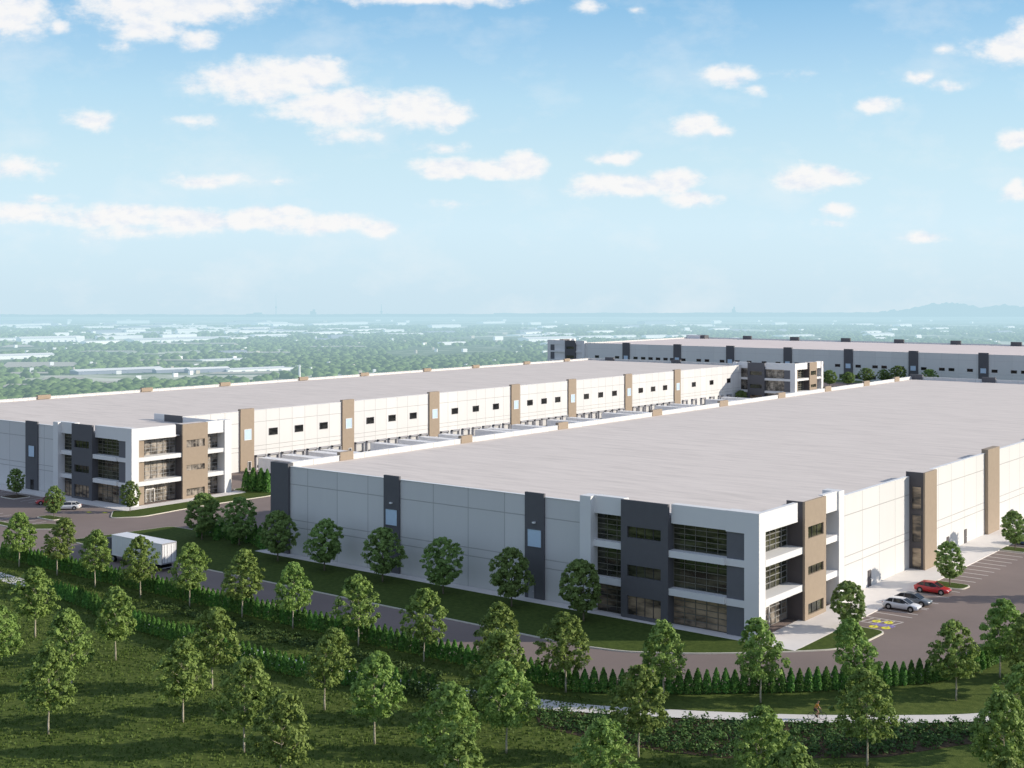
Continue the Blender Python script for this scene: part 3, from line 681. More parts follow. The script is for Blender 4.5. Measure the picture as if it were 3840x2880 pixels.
front = [(-135.8, 84.2, 'young tree standing alone near the left edge, its trunk clear of other crowns'),
 (-120.4, 84.3, 'young tree with bare pale trunk, in front of the gap in the inner cedar hedge'),
 (-103.9, 84.1, 'young tree whose base is half hidden behind the bigger crown left of it'),
 (-114.5, 75.0, 'young tree at lower left, its trunk hidden behind a nearer crown'),
 (-105.1, 66.5, 'young tree at lower left with its whole pale trunk standing on open grass'),
 (-124.4, 72.6, 'young tree cut by the left edge of the photo'),
 (-98.1, 76.0, 'young tree on open grass, tall bare trunk, left of centre'),
 (-87.5, 74.3, 'young tree overlapped at its lower right by the nearest crown'),
 (-78.3, 70.3, 'nearest young tree left of centre, dense crown reaching the bottom edge'),
 (-90.3, 86.6, 'young tree beside the dark end of the inner cedar hedge, trunk in full view'),
 (-80.0, 82.8, 'young tree in the grass left of the stacked crowns at the centre'),
 (-69.4, 80.1, 'young tree at bottom centre above the crown cut by the bottom edge'),
 (-61.1, 71.8, 'crown cut off by the bottom edge just left of centre'),
 (-75.7, 95.0, 'middle one of the stacked crowns where the hedge starts to bend'),
 (-69.4, 88.2, 'lowest of the stacked crowns left of the pale path'),
 (-55.2, 81.7, 'tree at the bottom edge right of centre, in front of the shrub bed'),
 (-59.8, 94.4, 'tree covering the pale path near its left end'),
 (-46.9, 91.3, 'tree in the shrub bed left of the cyclist, reaching the bottom edge'),
 (-43.4, 104.4, 'tree growing beside the path just right of the cyclist'),
 (-40.2, 84.1, 'crown at the bottom edge below the cyclist'),
 (-32.7, 106.0, 'tall tree at lower right covering the end of the path'),
 (-34.5, 114.5, 'tree behind the lower right one, partly hidden by it'),
 (-27.9, 91.9, 'crown in the bottom right corner'),
 (-31.5, 121.5, 'tree at the right edge between the hedge end and the path')]
for x, y, lb in front: tree('young', x, y, 8.0+random.uniform(-.25, .35), lb, 'young trees scattered over the park grass')
tree('young', -38.6, 133.0, 8.0, 'tree at the right edge behind the end of the cedar hedge', 'young trees scattered over the park grass')
tree('young', -43.6, 179.5, 8.6, 'tree beyond the right edge whose long shadow crosses the car park', 'young trees scattered over the park grass')
tree('young', -36.5, 141.5, 8.2, 'tree at the right edge beside the car park', 'young trees scattered over the park grass')
RB = ['left', 'second from left', 'third from left', 'fourth from left', 'fifth from left', 'rightmost']
for i, (x, y) in enumerate([(-145.4, 129.9), (-135.1, 129.5), (-123.4, 129.3), (-112.3, 129.2), (-100.9, 129.3), (-89.6, 129.0)]):
    tree('round', x, y, 7.5, ('leftmost' if i == 0 else RB[i])+' of the dark round trees along the shaded front of the nearest warehouse', 'round trees along the shaded warehouse front', wide=.97)
tree('round', -167.5, 133.5, 7.6, 'dark tree over the cedar clump nearest the white truck', 'dark trees over the cedar clump')
tree('round', -159.2, 134.2, 7.6, 'dark tree over the middle of the cedar clump left of the nearest warehouse', 'dark trees over the cedar clump')
tree('round', -231.6, 139.6, 5.6, 'small tree in front of the slate pilaster of the left warehouse', 'small trees around the left office', wide=.80)
tree('round', -199.3, 142.6, 5.7, 'small tree at the white corner of the left office', 'small trees around the left office', wide=.80)
tree('round', -204.4, 130.4, 5.8, 'small tree in the car park beside the white car', 'small trees around the left office', wide=.80)
tree('round', -62.3, 145.0, 5.8, 'small tree at the white corner of the near office, beside the marked bays', 'small trees of the right car park')
tree('round', -61.3, 175.7, 6.0, 'small tree on the grass island behind the red car', 'small trees of the right car park')
tree('round', -61.8, 206.3, 6.0, 'small tree on the grass island in front of the blue car', 'small trees of the right car park')
tree('round', -61.8, 236.3, 6.0, 'small tree on the farthest grass island of the right car park', 'small trees of the right car park')
for i, (x, y, h, lb) in enumerate([(-231.4, 516, 7, 'leftmost green tree between the far buildings'), (-226.5, 524, 6, 'bushy tree behind the far office, second from the left'), (-225.3, 541, 7, 'tree in front of the tall dark pilaster of the far warehouse'), (-222, 552, 6, 'small tree between the bushy ones and the nearer roof'), (-214, 548, 8, 'roundest tree in front of the far warehouse'), (-200, 548, 7, 'rightmost tree in front of the far warehouse'), (-229.5, 415.5, 4.5, 'low tree beside the far office of the left warehouse')]):
    if i == 6: x, y = -222.5, 420.5
    tree('round', x, y, h, lb, 'trees around the far warehouse', wide=1.3)

# cedars -------------------------------------------------------------
def make_cedar(seed):
    global rng
    rng = np.random.default_rng(seed); n = 900
    t = rng.uniform(0, 1, n)**.8; a = rng.uniform(0, 6.283, n)
    r = np.interp(t, [0, .08, .3, .6, .85, 1], [.36, .46, .47, .36, .18, .03])*rng.uniform(.75, 1.06, n)*(1+.10*np.sin(a*4+seed))
    P = np.stack([np.cos(a)*r, np.sin(a)*r, .05+2.35*t], 1); nr = np.stack([np.cos(a), np.sin(a), np.full(n, .4)], 1)
    A_, B_ = rnd_axes(n, .05, .10, 0, nr); B_[:, 2] *= 1.3
    me = quads_mesh('cedar', P, A_, B_, m_cedar)
    return me
CED = [make_cedar(s) for s in range(5)]
def walk(pts, step):
    o = []; acc = 0
    for i in range(len(pts)-1):
        a = Vector(pts[i]); b = Vector(pts[i+1]); ln = (b-a).length; d = acc
        while d < ln: o.append(a.lerp(b, d/ln)); d += step
        acc = d-ln
    return o
def cedar(x, y, h, label, group):
    o = mesh_obj('cedar_shrub', random.choice(CED)); o.location = (x, y, 0); o.rotation_euler = (0, 0, random.uniform(0, 6.28)); s = h/2.4; k = s*random.uniform(.92, 1.08)
    o.scale = (k, k, s*random.uniform(.93, 1.06)); tag(o, label, 'cedar', group)
hedge = [(-180, 106.2), (-165.4, 106.3), (-74.5, 106.2), (-66.6, 111.5), (-57.6, 119.2), (-51.7, 125.7), (-47.5, 131.2), (-44.9, 139.2), (-44.0, 152)]
for p in walk(hedge, .94): cedar(p.x, p.y, 2.45, 'clipped conical cedar in the long hedge along the drive', 'cedars of the long hedge')
inner = [(-158, 97.0), (-148.5, 96.8), (-139.5, 95.4)]
for p in walk(inner, .98): cedar(p.x, p.y, 2.3, 'conical cedar in the short bright hedge beside the left end of the path', 'cedars of the left inner hedge')
for p in walk([(-139.5, 94.8), (-131.5, 93.6), (-114, 92.7)], .98): cedar(p.x, p.y, 2.3, 'conical cedar in the short hedge between two park trees at left', 'cedars of the second inner hedge')
for p in walk([(-113.0, 92.4), (-101.5, 92.4), (-92, 93.9), (-84.6, 96.5)], .98): cedar(p.x, p.y, 2.3, 'conical cedar in the dark inner hedge ending at the stacked crowns', 'cedars of the third inner hedge')
for i, (x, y, h) in enumerate([(-171, 137.0, 3.3), (-168.8, 136.6, 3.6), (-166.5, 136.9, 3.3), (-164.4, 136.6, 3.5), (-162.1, 136.9, 3.4), (-159.9, 136.6, 3.5), (-157.6, 136.2, 3.3), (-155.6, 135.4, 3.6), (-154.0, 134.6, 3.2), (-169.9, 135.0, 3.0), (-165.5, 134.9, 3.1), (-161, 134.9, 3.1)]):
    cedar(x, y, h, 'dark pointed cedar in the clump left of the nearest warehouse', 'cedars in the shaded clump')
for x, y in ((-202.6, 172.6), (-201.6, 173.4), (-200.5, 172.7), (-199.5, 173.6), (-198.4, 172.9), (-197.3, 173.5)):
    cedar(x, y, 4.6, 'bright green cedar beside the end of the left office', 'sunlit cedars beside the left office')

# shrub beds and grass -------------------------------------------------
def in_poly(x, y, poly):
    c = False; j = len(poly)-1
    for i in range(len(poly)):
        if ((poly[i][1] > y) != (poly[j][1] > y)) and (x < (poly[j][0]-poly[i][0])*(y-poly[i][1])/(poly[j][1]-poly[i][1])+poly[i][0]): c = not c
        j = i
    return c
def bed(name, poly, step, hr, rad, label, per=55):
    global rng
    rng = np.random.default_rng(5)
    x0, x1 = min(p[0] for p in poly), max(p[0] for p in poly); y0, y1 = min(p[1] for p in poly), max(p[1] for p in poly)
    P = []; Nn = []
    for X in np.arange(x0, x1, step):
        for Y in np.arange(y0, y1, step):
            x = X+rng.uniform(-.4, .4)*step; y = Y+rng.uniform(-.4, .4)*step
            if not in_poly(x, y, poly) or rng.uniform() < .07: continue
            h = rng.uniform(*hr); r = rng.uniform(*rad); q = rng.normal(size=(per, 3)); q /= np.linalg.norm(q, axis=1)[:, None]; q[:, 2] = np.abs(q[:, 2])
            q *= rng.uniform(.6, 1.05, per)[:, None]
            P.append(np.array([x, y, .03])+q*np.array([r, r, h])); Nn.append(q)
    P = np.concatenate(P); Nn = np.concatenate(Nn); A_, B_ = rnd_axes(len(P), .06, .13, .3, Nn)
    o = mesh_obj(name, quads_mesh(name, P, A_, B_, m_shrub)); tag(o, label, 'shrubs', None, 'stuff'); return o
bedR = [(-73.8, 98.6), (-70.5, 100.6), (-62.3, 104.9), (-52.8, 110.6), (-44.9, 116.5), (-39.0, 122.0), (-36.5, 119.0), (-39.7, 114.2), (-43.6, 107.6), (-53.8, 99.3), (-58.9, 97.4), (-66, 96.2), (-71, 95.9)]
bed('shrub_bed', bedR, .95, (.45, .95), (.5, .8), 'dense dark green shrub bed in front of the pale path')
tag(MB().prism(arc_poly(inset(bedR, -.5), 1.0), .004, .03).build('mulch_bed', m_soil), kind='structure')
bed('shrub_bed', [(-139, 101.4), (-139, 103.6), (-128, 103.8), (-120, 103.2), (-108, 103.4), (-96, 103), (-88, 102.6), (-88, 100.4), (-108, 100.2), (-125, 100.3)], 1.0, (.3, .6), (.45, .7), 'low shrubs between the long cedar hedge and the inner hedge')
bed('shrub_bed', [(-84, 97.5), (-84, 103), (-78, 102.5), (-74.5, 99.5), (-75, 97.2)], 1.0, (.3, .7), (.5, .8), 'low shrubs under the stacked crowns left of the path')
bed('shrub_bed', [(-36.0, 122.0), (-33.5, 128), (-30, 138), (-20, 138), (-20, 108), (-31, 108)], 1.1, (.4, .9), (.5, .8), 'dark bushes under the trees at the right edge')
bed('shrub_bed', [(-91, 94.3), (-85, 97.2), (-78, 98.4), (-74, 98.4), (-73, 96.3), (-80, 94.2)], .95, (1.2, 1.9), (.5, .8), 'taller dark shrubs hiding the left end of the pale path', 80)
# grass tufts
rng = np.random.default_rng(3); n = 90000
gx = rng.uniform(-185, -15, n); gy = rng.uniform(58, 105, n)
keep = (gy > 58)&((gx*FWD[0]+gy*FWD[1]) > 88)&((gx*RGT[0]+gy*RGT[1]) > -.43*(gx*FWD[0]+gy*FWD[1]))
gx, gy = gx[keep], gy[keep]; n = len(gx); patch = np.sin(gx*.9+np.sin(gy*.7)*2)*np.sin(gy*1.3+gx*.2)
k2 = rng.uniform(-1, 1, n) < patch+.5; gx, gy = gx[k2], gy[k2]; n = len(gx)
P = np.stack([gx, gy, rng.uniform(.03, .09, n)], 1); A_, B_ = rnd_axes(n, .05, .13); B_ = np.stack([rng.normal(size=n)*.03, rng.normal(size=n)*.03, rng.uniform(.06, .14, n)], 1)
A_[:, 2] *= .2
tag(mesh_obj('grass', quads_mesh('grass', P, A_, B_, m_grass)), 'short rough grass of the park', 'grass', None, 'stuff')

# ------------------------------------------------------------------ vehicles
def paint(name, col):
    m, nt, out = nmat(name); p = principled(nt, out, mixc(nt, noise(nt, gpos(nt), 1.5), tuple(v*.94 for v in col), col), .3, .5)
    p.inputs['Coat Weight'].default_value = .6; p.inputs['Coat Roughness'].default_value = .08; return m
m_lamp = plain('lamp glass', (.75, .75, .72), .15, .8); m_tail = plain('red lamp', (.4, .01, .01), .2, .6); m_rim = plain('alloy rim', (.45, .45, .46), .3, .6, metal=.6)
def wheel(root, x, y, r=.33, w_=.22, side=1):
    t = MB(); t.tube((x, y-w_/2, r), (x, y+w_/2, r), r, r, 18)
    wo = t.build('wheel', m_rubber, root); k = MB(); k.tube((x, y+side*(w_/2-.01), r), (x, y+side*(w_/2+.015), r), r*.64, r*.6, 14); k.build('rim', m_rim, wo); return wo
def car(label, loc, rz, mat, suv=False, group='parked cars'):
    c = empty('car', (0, 0, 0), 0, label, 'car', group)
    # x forward, length 4.6
    h = .12 if suv else 0
    st = [(-2.30, .42, .78, .72), (-2.24, .30, .92, .82), (-1.9, .24, .98+h, .89), (-1.2, .2, .97+h, .91), (0, .2, .93+h, .92), (.9, .2, .93+h, .91), (1.35, .2, .88+h, .90), (1.9, .22, .80+h, .87), (2.2, .28, .70, .78), (2.30, .38, .60, .62)]
    rings = []
    for (x, zl, zt, w_) in st:
        half = [(w_*.86, zl), (w_, zl+.14), (w_*1.0, zl+(zt-zl)*.62), (w_*.95, zt-.05), (w_*.82, zt)]
        rings.append([(x, -a, z) for a, z in half][::-1][::-1]+[(x, a, z) for a, z in half[::-1]])
    MB().loft(rings).build('body', mat, c, True)
    gh = [(-2.0, .96, .80, .78), (-1.45, 1.36, .60, .80), (-.9, 1.43, .62, .82), (0, 1.45, .62, .82), (.35, 1.40, .61, .82), (1.25, .92, .62, .80)]
    if suv: gh = [(-2.2, .98, .8, .8), (-1.95, 1.5, .62, .8), (-.9, 1.6, .64, .82), (0, 1.6, .64, .82), (.35, 1.54, .62, .82), (1.2, .98, .62, .80)]
    rings = [[(x, -wb, .86), (x, -wt, zt), (x, wt, zt), (x, wb, .86)] for (x, zt, wt, wb) in gh]
    MB().loft(rings).build('windows', m_carglass, c, False)
    rf = MB(); rr = []
    for (x, zt, wt, wb) in gh[1:5]: rr.append([(x, -wt-.02, zt-.03), (x, -wt*.9, zt+.03), (x, wt*.9, zt+.03), (x, wt+.02, zt-.03)])
    rf.loft(rr)
    for s in (-1, 1):
        for (a, b) in ((0, 1), (2, 2), (4, 5)):
            x0, z0, w0 = gh[a][0], gh[a][1], gh[a][2]; x1, z1, w1 = gh[b][0], gh[b][1], gh[b][2]
            if a == b: rf.tube((x0, s*(gh[a][3]+.005), .9), (x0, s*(w0+.01), z0), .035, .03, 5)
            else: rf.tube((x0, s*(w0+.01), z0 if z0 > 1 else .93), (x1, s*(w1+.01), z1), .035, .035, 5)
    rf.build('roof', mat, c, False)
    for s in (-1, 1):
        for x in (-1.42, 1.42):
            a = MB().tube((x, s*.80, .36), (x, s*.925, .36), .41, .41, 16); a.build('wheel_arch', m_dark, c); wheel(c, x, s*.84, .335, .2, s)
        MB().box(2.02, 2.24, s*.48, s*.74, .60, .72).build('headlight', m_lamp, c, bevel=.03); MB().box(-2.31, -2.16, s*.5, s*.8, .70, .84).build('tail_light', m_tail, c, bevel=.02)
        MB().box(.75, .92, s*.90, s*1.04, .92, 1.04).build('mirror', mat, c, bevel=.03)
    MB().box(2.2, 2.325, -.42, .42, .36, .50).build('grille', m_dark, c)
    c.location = loc; c.rotation_euler = (0, 0, rz); return c
Z = .021
car('silver white hatchback parked nearest in the right car park', (-61.5, 158.9, Z), 0, paint('silver white paint', (.72, .73, .76)), group='cars in the right car park')
car('dark grey car partly hidden behind the silver white one', (-61.4, 162.4, Z), 0, paint('dark grey paint', (.16, .18, .20)), group='cars in the right car park')
car('red car parked beside the grass island', (-61.7, 170.3, Z), 0, paint('red paint', (.50, .02, .025)), group='cars in the right car park')
car('blue car at the right edge behind a small tree', (-61.6, 210.2+1.6, Z), 0, paint('blue paint', (.07, .12, .24)), suv=True, group='cars in the right car park')
car('white car parked in front of the left office', (-211.2, 137.6, Z), R(-140), paint('white paint', (.80, .80, .79)), group='cars in front of the left office')
car('dark red car beside the white one, half hidden by a tree', (-219.6, 138.9, Z), R(-118), paint('dark red paint', (.48, .03, .03)), group='cars in front of the left office')

def trailer(name, label, x0, x1, yc, rear, cab=False, group=None):
    """box trailer along X between x0 and x1; rear = +1 or -1 side on which the doors are"""
    t = empty(name, ((x0+x1)/2, yc, 0), 0, label, 'trailer' if not cab else 'truck', group); w_ = 1.28; zb = 1.15; zt = 4.1
    MB().box(x0, x1, yc-w_, yc+w_, zb, zt).build('body', m_trwhite, t, bevel=.03)
    rb = MB(); n = int((x1-x0)/1.15)
    for k in range(1, n):
        x = x0+(x1-x0)*k/n
        for s in (-1, 1): rb.box(x-.05, x+.05, yc+s*(w_+.002), yc+s*(w_+.04), zb+.1, zt-.12)
    for s in (-1, 1): rb.box(x0, x1, yc+s*(w_+.003), yc+s*(w_+.05), zt-.12, zt+.01); rb.box(x0, x1, yc+s*(w_+.003), yc+s*(w_+.05), zb-.06, zb+.1)
    rb.build('ribs', m_cap, t)
    xr = x1 if rear > 0 else x0
    f = MB()
    for s in (-1, 1): f.box(xr+rear*.003, xr+rear*.08, yc+s*(w_-.14), yc+s*w_, zb, zt)
    f.box(xr+rear*.003, xr+rear*.08, yc-w_+.14, yc+w_-.14, zt-.16, zt); f.box(xr+rear*.003, xr+rear*.08, yc-w_+.14, yc+w_-.14, zb-.02, zb+.14); f.build('rear_frame', m_steel, t)
    for s in (-1, 1):
        d = MB().box(xr+rear*.004, xr+rear*.045, yc+s*.02, yc+s*(w_-.16), zb+.16, zt-.18).build('door', m_trwhite, t)
        q = MB()
        for yy in (.35, .85): q.tube((xr+rear*.07, yc+s*yy, zb+.18), (xr+rear*.07, yc+s*yy, zt-.2), .022, .022, 6)
        q.build('lock_rod', m_trgrey, d)
    MB().box(x0+1, x1-1, yc-.5, yc+.5, zb-.28, zb-.002).build('chassis', m_trgrey, t)
    MB().box(xr-rear*.1, xr+rear*.0, yc-1.1, yc+1.1, .5, .62).build('bumper', m_steel, t)
    for dx in (1.4, 2.7):
        for s in (-1, 1): wheel(t, xr-rear*dx, yc+s*.95, .5, .5, s)
    xl = (x0 if rear > 0 else x1)+rear*2.6
    if not cab:
        g = MB()
        for s in (-1, 1): g.box(xl-.07, xl+.07, yc+s*.6-.07, yc+s*.6+.07, .03, zb-.002)
        g.build('landing_gear', m_trgrey, t)
    else:
        xf = x0 if rear > 0 else x1
        k = MB(); k.loft([[(xf-rear*a, yc-1.15*wd, z0) , (xf-rear*a, yc+1.15*wd, z0), (xf-rear*a, yc+1.15*wd, z1), (xf-rear*a, yc-1.15*wd, z1)] for a, wd, z0, z1 in ((.5, 1, .7, 3.5), (1.5, 1, .7, 3.5), (2.3, .98, .7, 2.9), (2.8, .95, .7, 1.9), (3.9, .85, .7, 1.7))]); k.build('cab', m_char, t, bevel=.08)
        MB().box(xf-rear*2.2, xf-rear*2.65, yc-1.0, yc+1.0, 2.0, 2.8).build('windscreen', m_carglass, t)
        for a in (.2, 3.2):
            for s in (-1, 1): wheel(t, xf-rear*(a-.3), yc+s*.95, .5, .35, s)
    return t
trailer('box_truck', 'white box truck with dark cab on the drive, seen from its rear doors', -164.8, -152.9, 116.0, 1, True)
for i, (y, dx) in enumerate([(188.9, 0), (195.6, 0), (203.2, .4), (207.3, .2), (223.9, -.3), (233.0, .2), (240.6, 0), (248.2, 0), (262.4, .3), (266.6, 0), (278, .2), (294.5, 0), (303.5, .2), (322, 0), (330, .3), (352, 0), (361, 0), (384, .2), (395, 0)]):
    trailer('box_trailer', 'nearest white box trailer at the docks, its ribbed side in view' if i == 0 else 'white box trailer backed towards the docks between the two warehouses', -216.2+dx, -202.8+dx, y, -1, False, 'white trailers in the dock court')

# ------------------------------------------------------------------ cyclist
def skinned(name, verts, edges, radii, mat, parent, root=0):
    me = bpy.data.meshes.new(name); me.from_pydata(verts, edges, []); me.materials.append(mat)
    o = bpy.data.objects.new(name, me); COL.objects.link(o); o.parent = parent
    sk = o.modifiers.new('skin', 'SKIN'); sk.use_smooth_shade = True
    for i, r in enumerate(radii):
        me.skin_vertices[0].data[i].radius = (r, r); me.skin_vertices[0].data[i].use_root = (i == root)
    sb_ = o.modifiers.new('sub', 'SUBSURF'); sb_.levels = 1; sb_.render_levels = 2; return o
m_skin = plain('skin', (.42, .25, .17), .6, .3); m_shirt = plain('orange cycling shirt', (.55, .25, .05), .8, .2); m_short = plain('dark shorts', (.05, .045, .045), .8, .2); m_hair = plain('dark brown hair', (.03, .018, .01), .7, .3)
bp = (-51.9, 113.0, .03); brz = math.atan2(117.8-111.9, -45.6+53.5)
bike = empty('bicycle', bp, brz, 'dark bicycle ridden along the pale path', 'bicycle')
for x in (-.52, .52):
    t = MB(); n = 28
    t_pts = [(x+math.cos(2*math.pi*k/n)*.34, 0, .345+math.sin(2*math.pi*k/n)*.34) for k in range(n)]
    for k in range(n): t.tube(t_pts[k], t_pts[(k+1) % n], .022, .022, 6, False)
    me = bpy.data.meshes.new('wheel'); me.from_pydata(t.v, [], t.f); me.materials.append(m_rubber); wo = mesh_obj('wheel', me, bike)
    s_ = MB()
    for k in range(10): a = 2*math.pi*k/10; s_.tube((x, 0, .345), (x+math.cos(a)*.33, 0, .345+math.sin(a)*.33), .004, .004, 4, False)
    me = bpy.data.meshes.new('spokes'); me.from_pydata(s_.v, [], s_.f); me.materials.append(m_steel); mesh_obj('spokes', me, wo)
f = MB()
for a, b in (((-.52, 0, .345), (-.05, 0, .30)), ((-.05, 0, .30), (-.20, 0, .86)), ((-.52, 0, .345), (-.18, 0, .80)), ((-.05, 0, .30), (.36, 0, .78)), ((-.18, 0, .80), (.34, 0, .84)), ((.33, 0, .92), (.52, 0, .345))): f.tube(a, b, .018, .018, 6)
me = bpy.data.meshes.new('frame'); me.from_pydata(f.v, [], f.f); me.materials.append(m_char); mesh_obj('frame', me, bike)
h_ = MB().tube((.33, -.26, 1.0), (.33, .26, 1.0), .014, .014, 6).tube((.33, 0, .9), (.33, 0, 1.0), .016, .016, 6); me = bpy.data.meshes.new('handlebar'); me.from_pydata(h_.v, [], h_.f); me.materials.append(m_rubber); mesh_obj('handlebar', me, bike)
h_ = MB().box(-.33, -.08, -.06, .06, .88, .93); me = bpy.data.meshes.new('saddle'); me.from_pydata(h_.v, [], h_.f); me.materials.append(m_rubber); mesh_obj('saddle', me, bike)
h_ = MB().box(.0, .12, .10, .20, .13, .16).box(-.22, -.10, -.20, -.10, .45, .48).tube((-.05, -.1, .3), (-.05, .1, .3), .08, .08, 10); me = bpy.data.meshes.new('pedals'); me.from_pydata(h_.v, [], h_.f); me.materials.append(m_rubber); mesh_obj('pedals', me, bike)
rider = empty('person', bp, brz, 'cyclist in an orange shirt and dark shorts riding on the path', 'person')
V_ = [(-.18, 0, .98), (-.10, 0, 1.18), (.02, 0, 1.40), (.06, 0, 1.50), (.10, 0, 1.57), (.13, 0, 1.66), (.13, 0, 1.74)]
E_ = [(i, i+1) for i in range(6)]; Rd = [.14, .13, .14, .06, .055, .095, .075]
for s, kx, kz, fx_, fz_ in ((1, .18, .66, .05, .20), (-1, .12, .86, -.14, .52)):
    b = len(V_); V_ += [(-.14, s*.10, .95), (kx, s*.12, kz), (fx_, s*.14, fz_), (fx_+.16, s*.14, fz_-.03)]; E_ += [(0, b), (b, b+1), (b+1, b+2), (b+2, b+3)]; Rd += [.095, .065, .042, .035]
    b = len(V_); V_ += [(.03, s*.18, 1.42), (.14, s*.24, 1.20), (.31, s*.22, 1.05), (.345, s*.22, 1.03)]; E_ += [(2, b), (b, b+1), (b+1, b+2), (b+2, b+3)]; Rd += [.06, .042, .03, .028]
    for q in range(5):
        c0 = len(V_); yy = s*(.18+.02*q); V_ += [(.37, yy, 1.035), (.38, yy, 1.01-.002*q)]; E_ += [(b+3, c0), (c0, c0+1)]; Rd += [.010, .008]
skinned('body', V_, E_, Rd, m_skin, rider)
Vs = [(-.17, 0, 1.02), (-.10, 0, 1.18), (.02, 0, 1.40), (.05, 0, 1.47)]; Es = [(0, 1), (1, 2), (2, 3)]; Rs = [.15, .15, .155, .08]
for s in (1, -1): b = len(Vs); Vs += [(.03, s*.18, 1.42), (.09, s*.215, 1.30)]; Es += [(2, b), (b, b+1)]; Rs += [.075, .06]
skinned('shirt', Vs, Es, Rs, m_shirt, rider)
Vs = [(-.18, 0, 1.0)]; Es = []; Rs = [.16]
for s, kx, kz in ((1, .18, .66), (-1, .12, .86)): b = len(Vs); Vs += [(-.14, s*.10, .95), (-.14+(kx+.14)*.7, s*.115, .95+(kz-.95)*.7)]; Es += [(0, b), (b, b+1)]; Rs += [.11, .085]
skinned('shorts', Vs, Es, Rs, m_short, rider)
skinned('hair', [(.10, 0, 1.70), (.11, 0, 1.77)], [(0, 1)], [.10, .085], m_hair, rider)

# ------------------------------------------------------------------ the plain beyond
def plain_at(px, py):
    """a spot of the plain in the direction of a sight line from the hill"""
    k = (py-1097)/4847-S_; d = 100./max(k, .003); l = (px-1920)/4847*d; x = FWD[0]*d+RGT[0]*l; y = FWD[1]*d+RGT[1]*l; return x, y, Z0_-S_*d, d
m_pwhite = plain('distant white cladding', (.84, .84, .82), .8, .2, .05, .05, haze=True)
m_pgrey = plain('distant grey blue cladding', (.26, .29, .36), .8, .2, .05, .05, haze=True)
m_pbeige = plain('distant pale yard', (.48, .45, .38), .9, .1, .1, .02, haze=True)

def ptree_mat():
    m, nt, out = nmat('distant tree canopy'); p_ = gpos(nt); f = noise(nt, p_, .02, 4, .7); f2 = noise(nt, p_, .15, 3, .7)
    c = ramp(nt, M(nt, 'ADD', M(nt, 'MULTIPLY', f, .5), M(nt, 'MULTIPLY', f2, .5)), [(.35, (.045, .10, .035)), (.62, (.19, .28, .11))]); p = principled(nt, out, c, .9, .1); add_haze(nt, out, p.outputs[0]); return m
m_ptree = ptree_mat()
far = [(95, 275, 1282, 22, .5, 0, 'long white gabled shed on the plain at far left'), (0, 92, 1276, 10, .4, 0, 'low white shed at the left edge of the plain'), (288, 313, 1284, 24, .3, 0, 'small tall white shed right of the gabled one'),
 (668, 731, 1254, 22, .5, 0, 'tall white block standing out on the plain'), (513, 785, 1279, 14, .5, 0, 'long pale warehouse in front of the tall white block'), (787, 1076, 1264, 6, .5, 0, 'very long low white roof stretching right on the plain'),
 (0, 171, 1345, 20, .6, 0, 'wide pale building at left among the trees, nearer than the gabled shed'), (310, 570, 1399, 20, .5, 1, 'long blue grey building just beyond the left warehouse roof'), (589, 700, 1397, 18, .5, 1, 'grey building right of the long blue grey one'),
 (712, 842, 1396, 20, .5, 1, 'grey building with pale roof, third in the near row'), (854, 1076, 1390, 14, .5, 0, 'long pale roofed building at the right end of the near row'), (760, 911, 1352, 8, .4, 0, 'thin white building amid trees in the middle of the plain'),
 (1920, 2144, 1258, 7, .5, 0, 'long thin white roof behind the far warehouse corner'), (1960, 2144, 1280, 18, .5, 0, 'broad white building directly left above the far warehouse'), (2160, 2290, 1268, 10, .5, 0, 'white low building above the far warehouse wall'),
 (2300, 2380, 1265, 9, .4, 0, 'small white building beside the long one above the far roof'), (2566, 2586, 1244, 16, .4, 0, 'small bright tower block above the far roof'), (2905, 3048, 1261, 7, .5, 0, 'low white shed above the far roof right of middle'),
 (3238, 3351, 1262, 14, .5, 0, 'white building near the right above the far roof'), (3432, 3456, 1273, 18, .4, 0, 'narrow tall white building at right above the far roof'), (3275, 3320, 1274, 10, .4, 0, 'short white building below the right-hand one'),
 (3500, 3560, 1245, 5, .4, 0, 'faint pale building at far right of the plain'), (1290, 1420, 1250, 5, .4, 0, 'faint pale strip of buildings at the centre of the plain'), (1130, 1260, 1246, 4, .4, 0, 'thin pale shed left of the centre of the plain')]
YARDS = []
for (p0, p1, py, hp, asp_, kind, lb) in far:
    x, y, z, d = plain_at((p0+p1)/2, py); ww = (p1-p0)/4847*d; hh = hp/4847*d; dd = ww*.35
    ww *= 1.25; r = empty('distant_building', (x, y, z), YAW+R(38), lb, 'building', 'buildings scattered over the plain'); mt = (m_pwhite, m_pgrey)[kind]
    def loc_(m, nm, mat_):
        me = bpy.data.meshes.new(nm); me.from_pydata(m.v, [], m.f); me.materials.append(mat_); return mesh_obj(nm, me, r)
    loc_(MB().box(-ww/2, ww/2, -dd/2, dd/2, -8, hh*.7), 'wall', mt)
    rf = MB(); rf.v = [(-ww*.51, -dd*.53, hh*.7), (ww*.51, -dd*.53, hh*.7), (ww*.51, dd*.53, hh*.7), (-ww*.51, dd*.53, hh*.7), (-ww*.51, 0, hh), (ww*.51, 0, hh)]; rf.f = [(0, 1, 5, 4), (2, 3, 4, 5), (0, 4, 3), (1, 2, 5), (0, 3, 2, 1)]
    loc_(rf, 'roof', m_pwhite)
    dk = MB()
    for k in range(int(min(9, ww/25))+1): xk = -ww*.45+k*ww*.9/max(1, int(min(9, ww/25))); dk.box(xk-2.5, xk+2.5, -dd/2-.6, -dd/2-.05, 0, hh*.3)
    loc_(dk, 'door', m_pgrey)
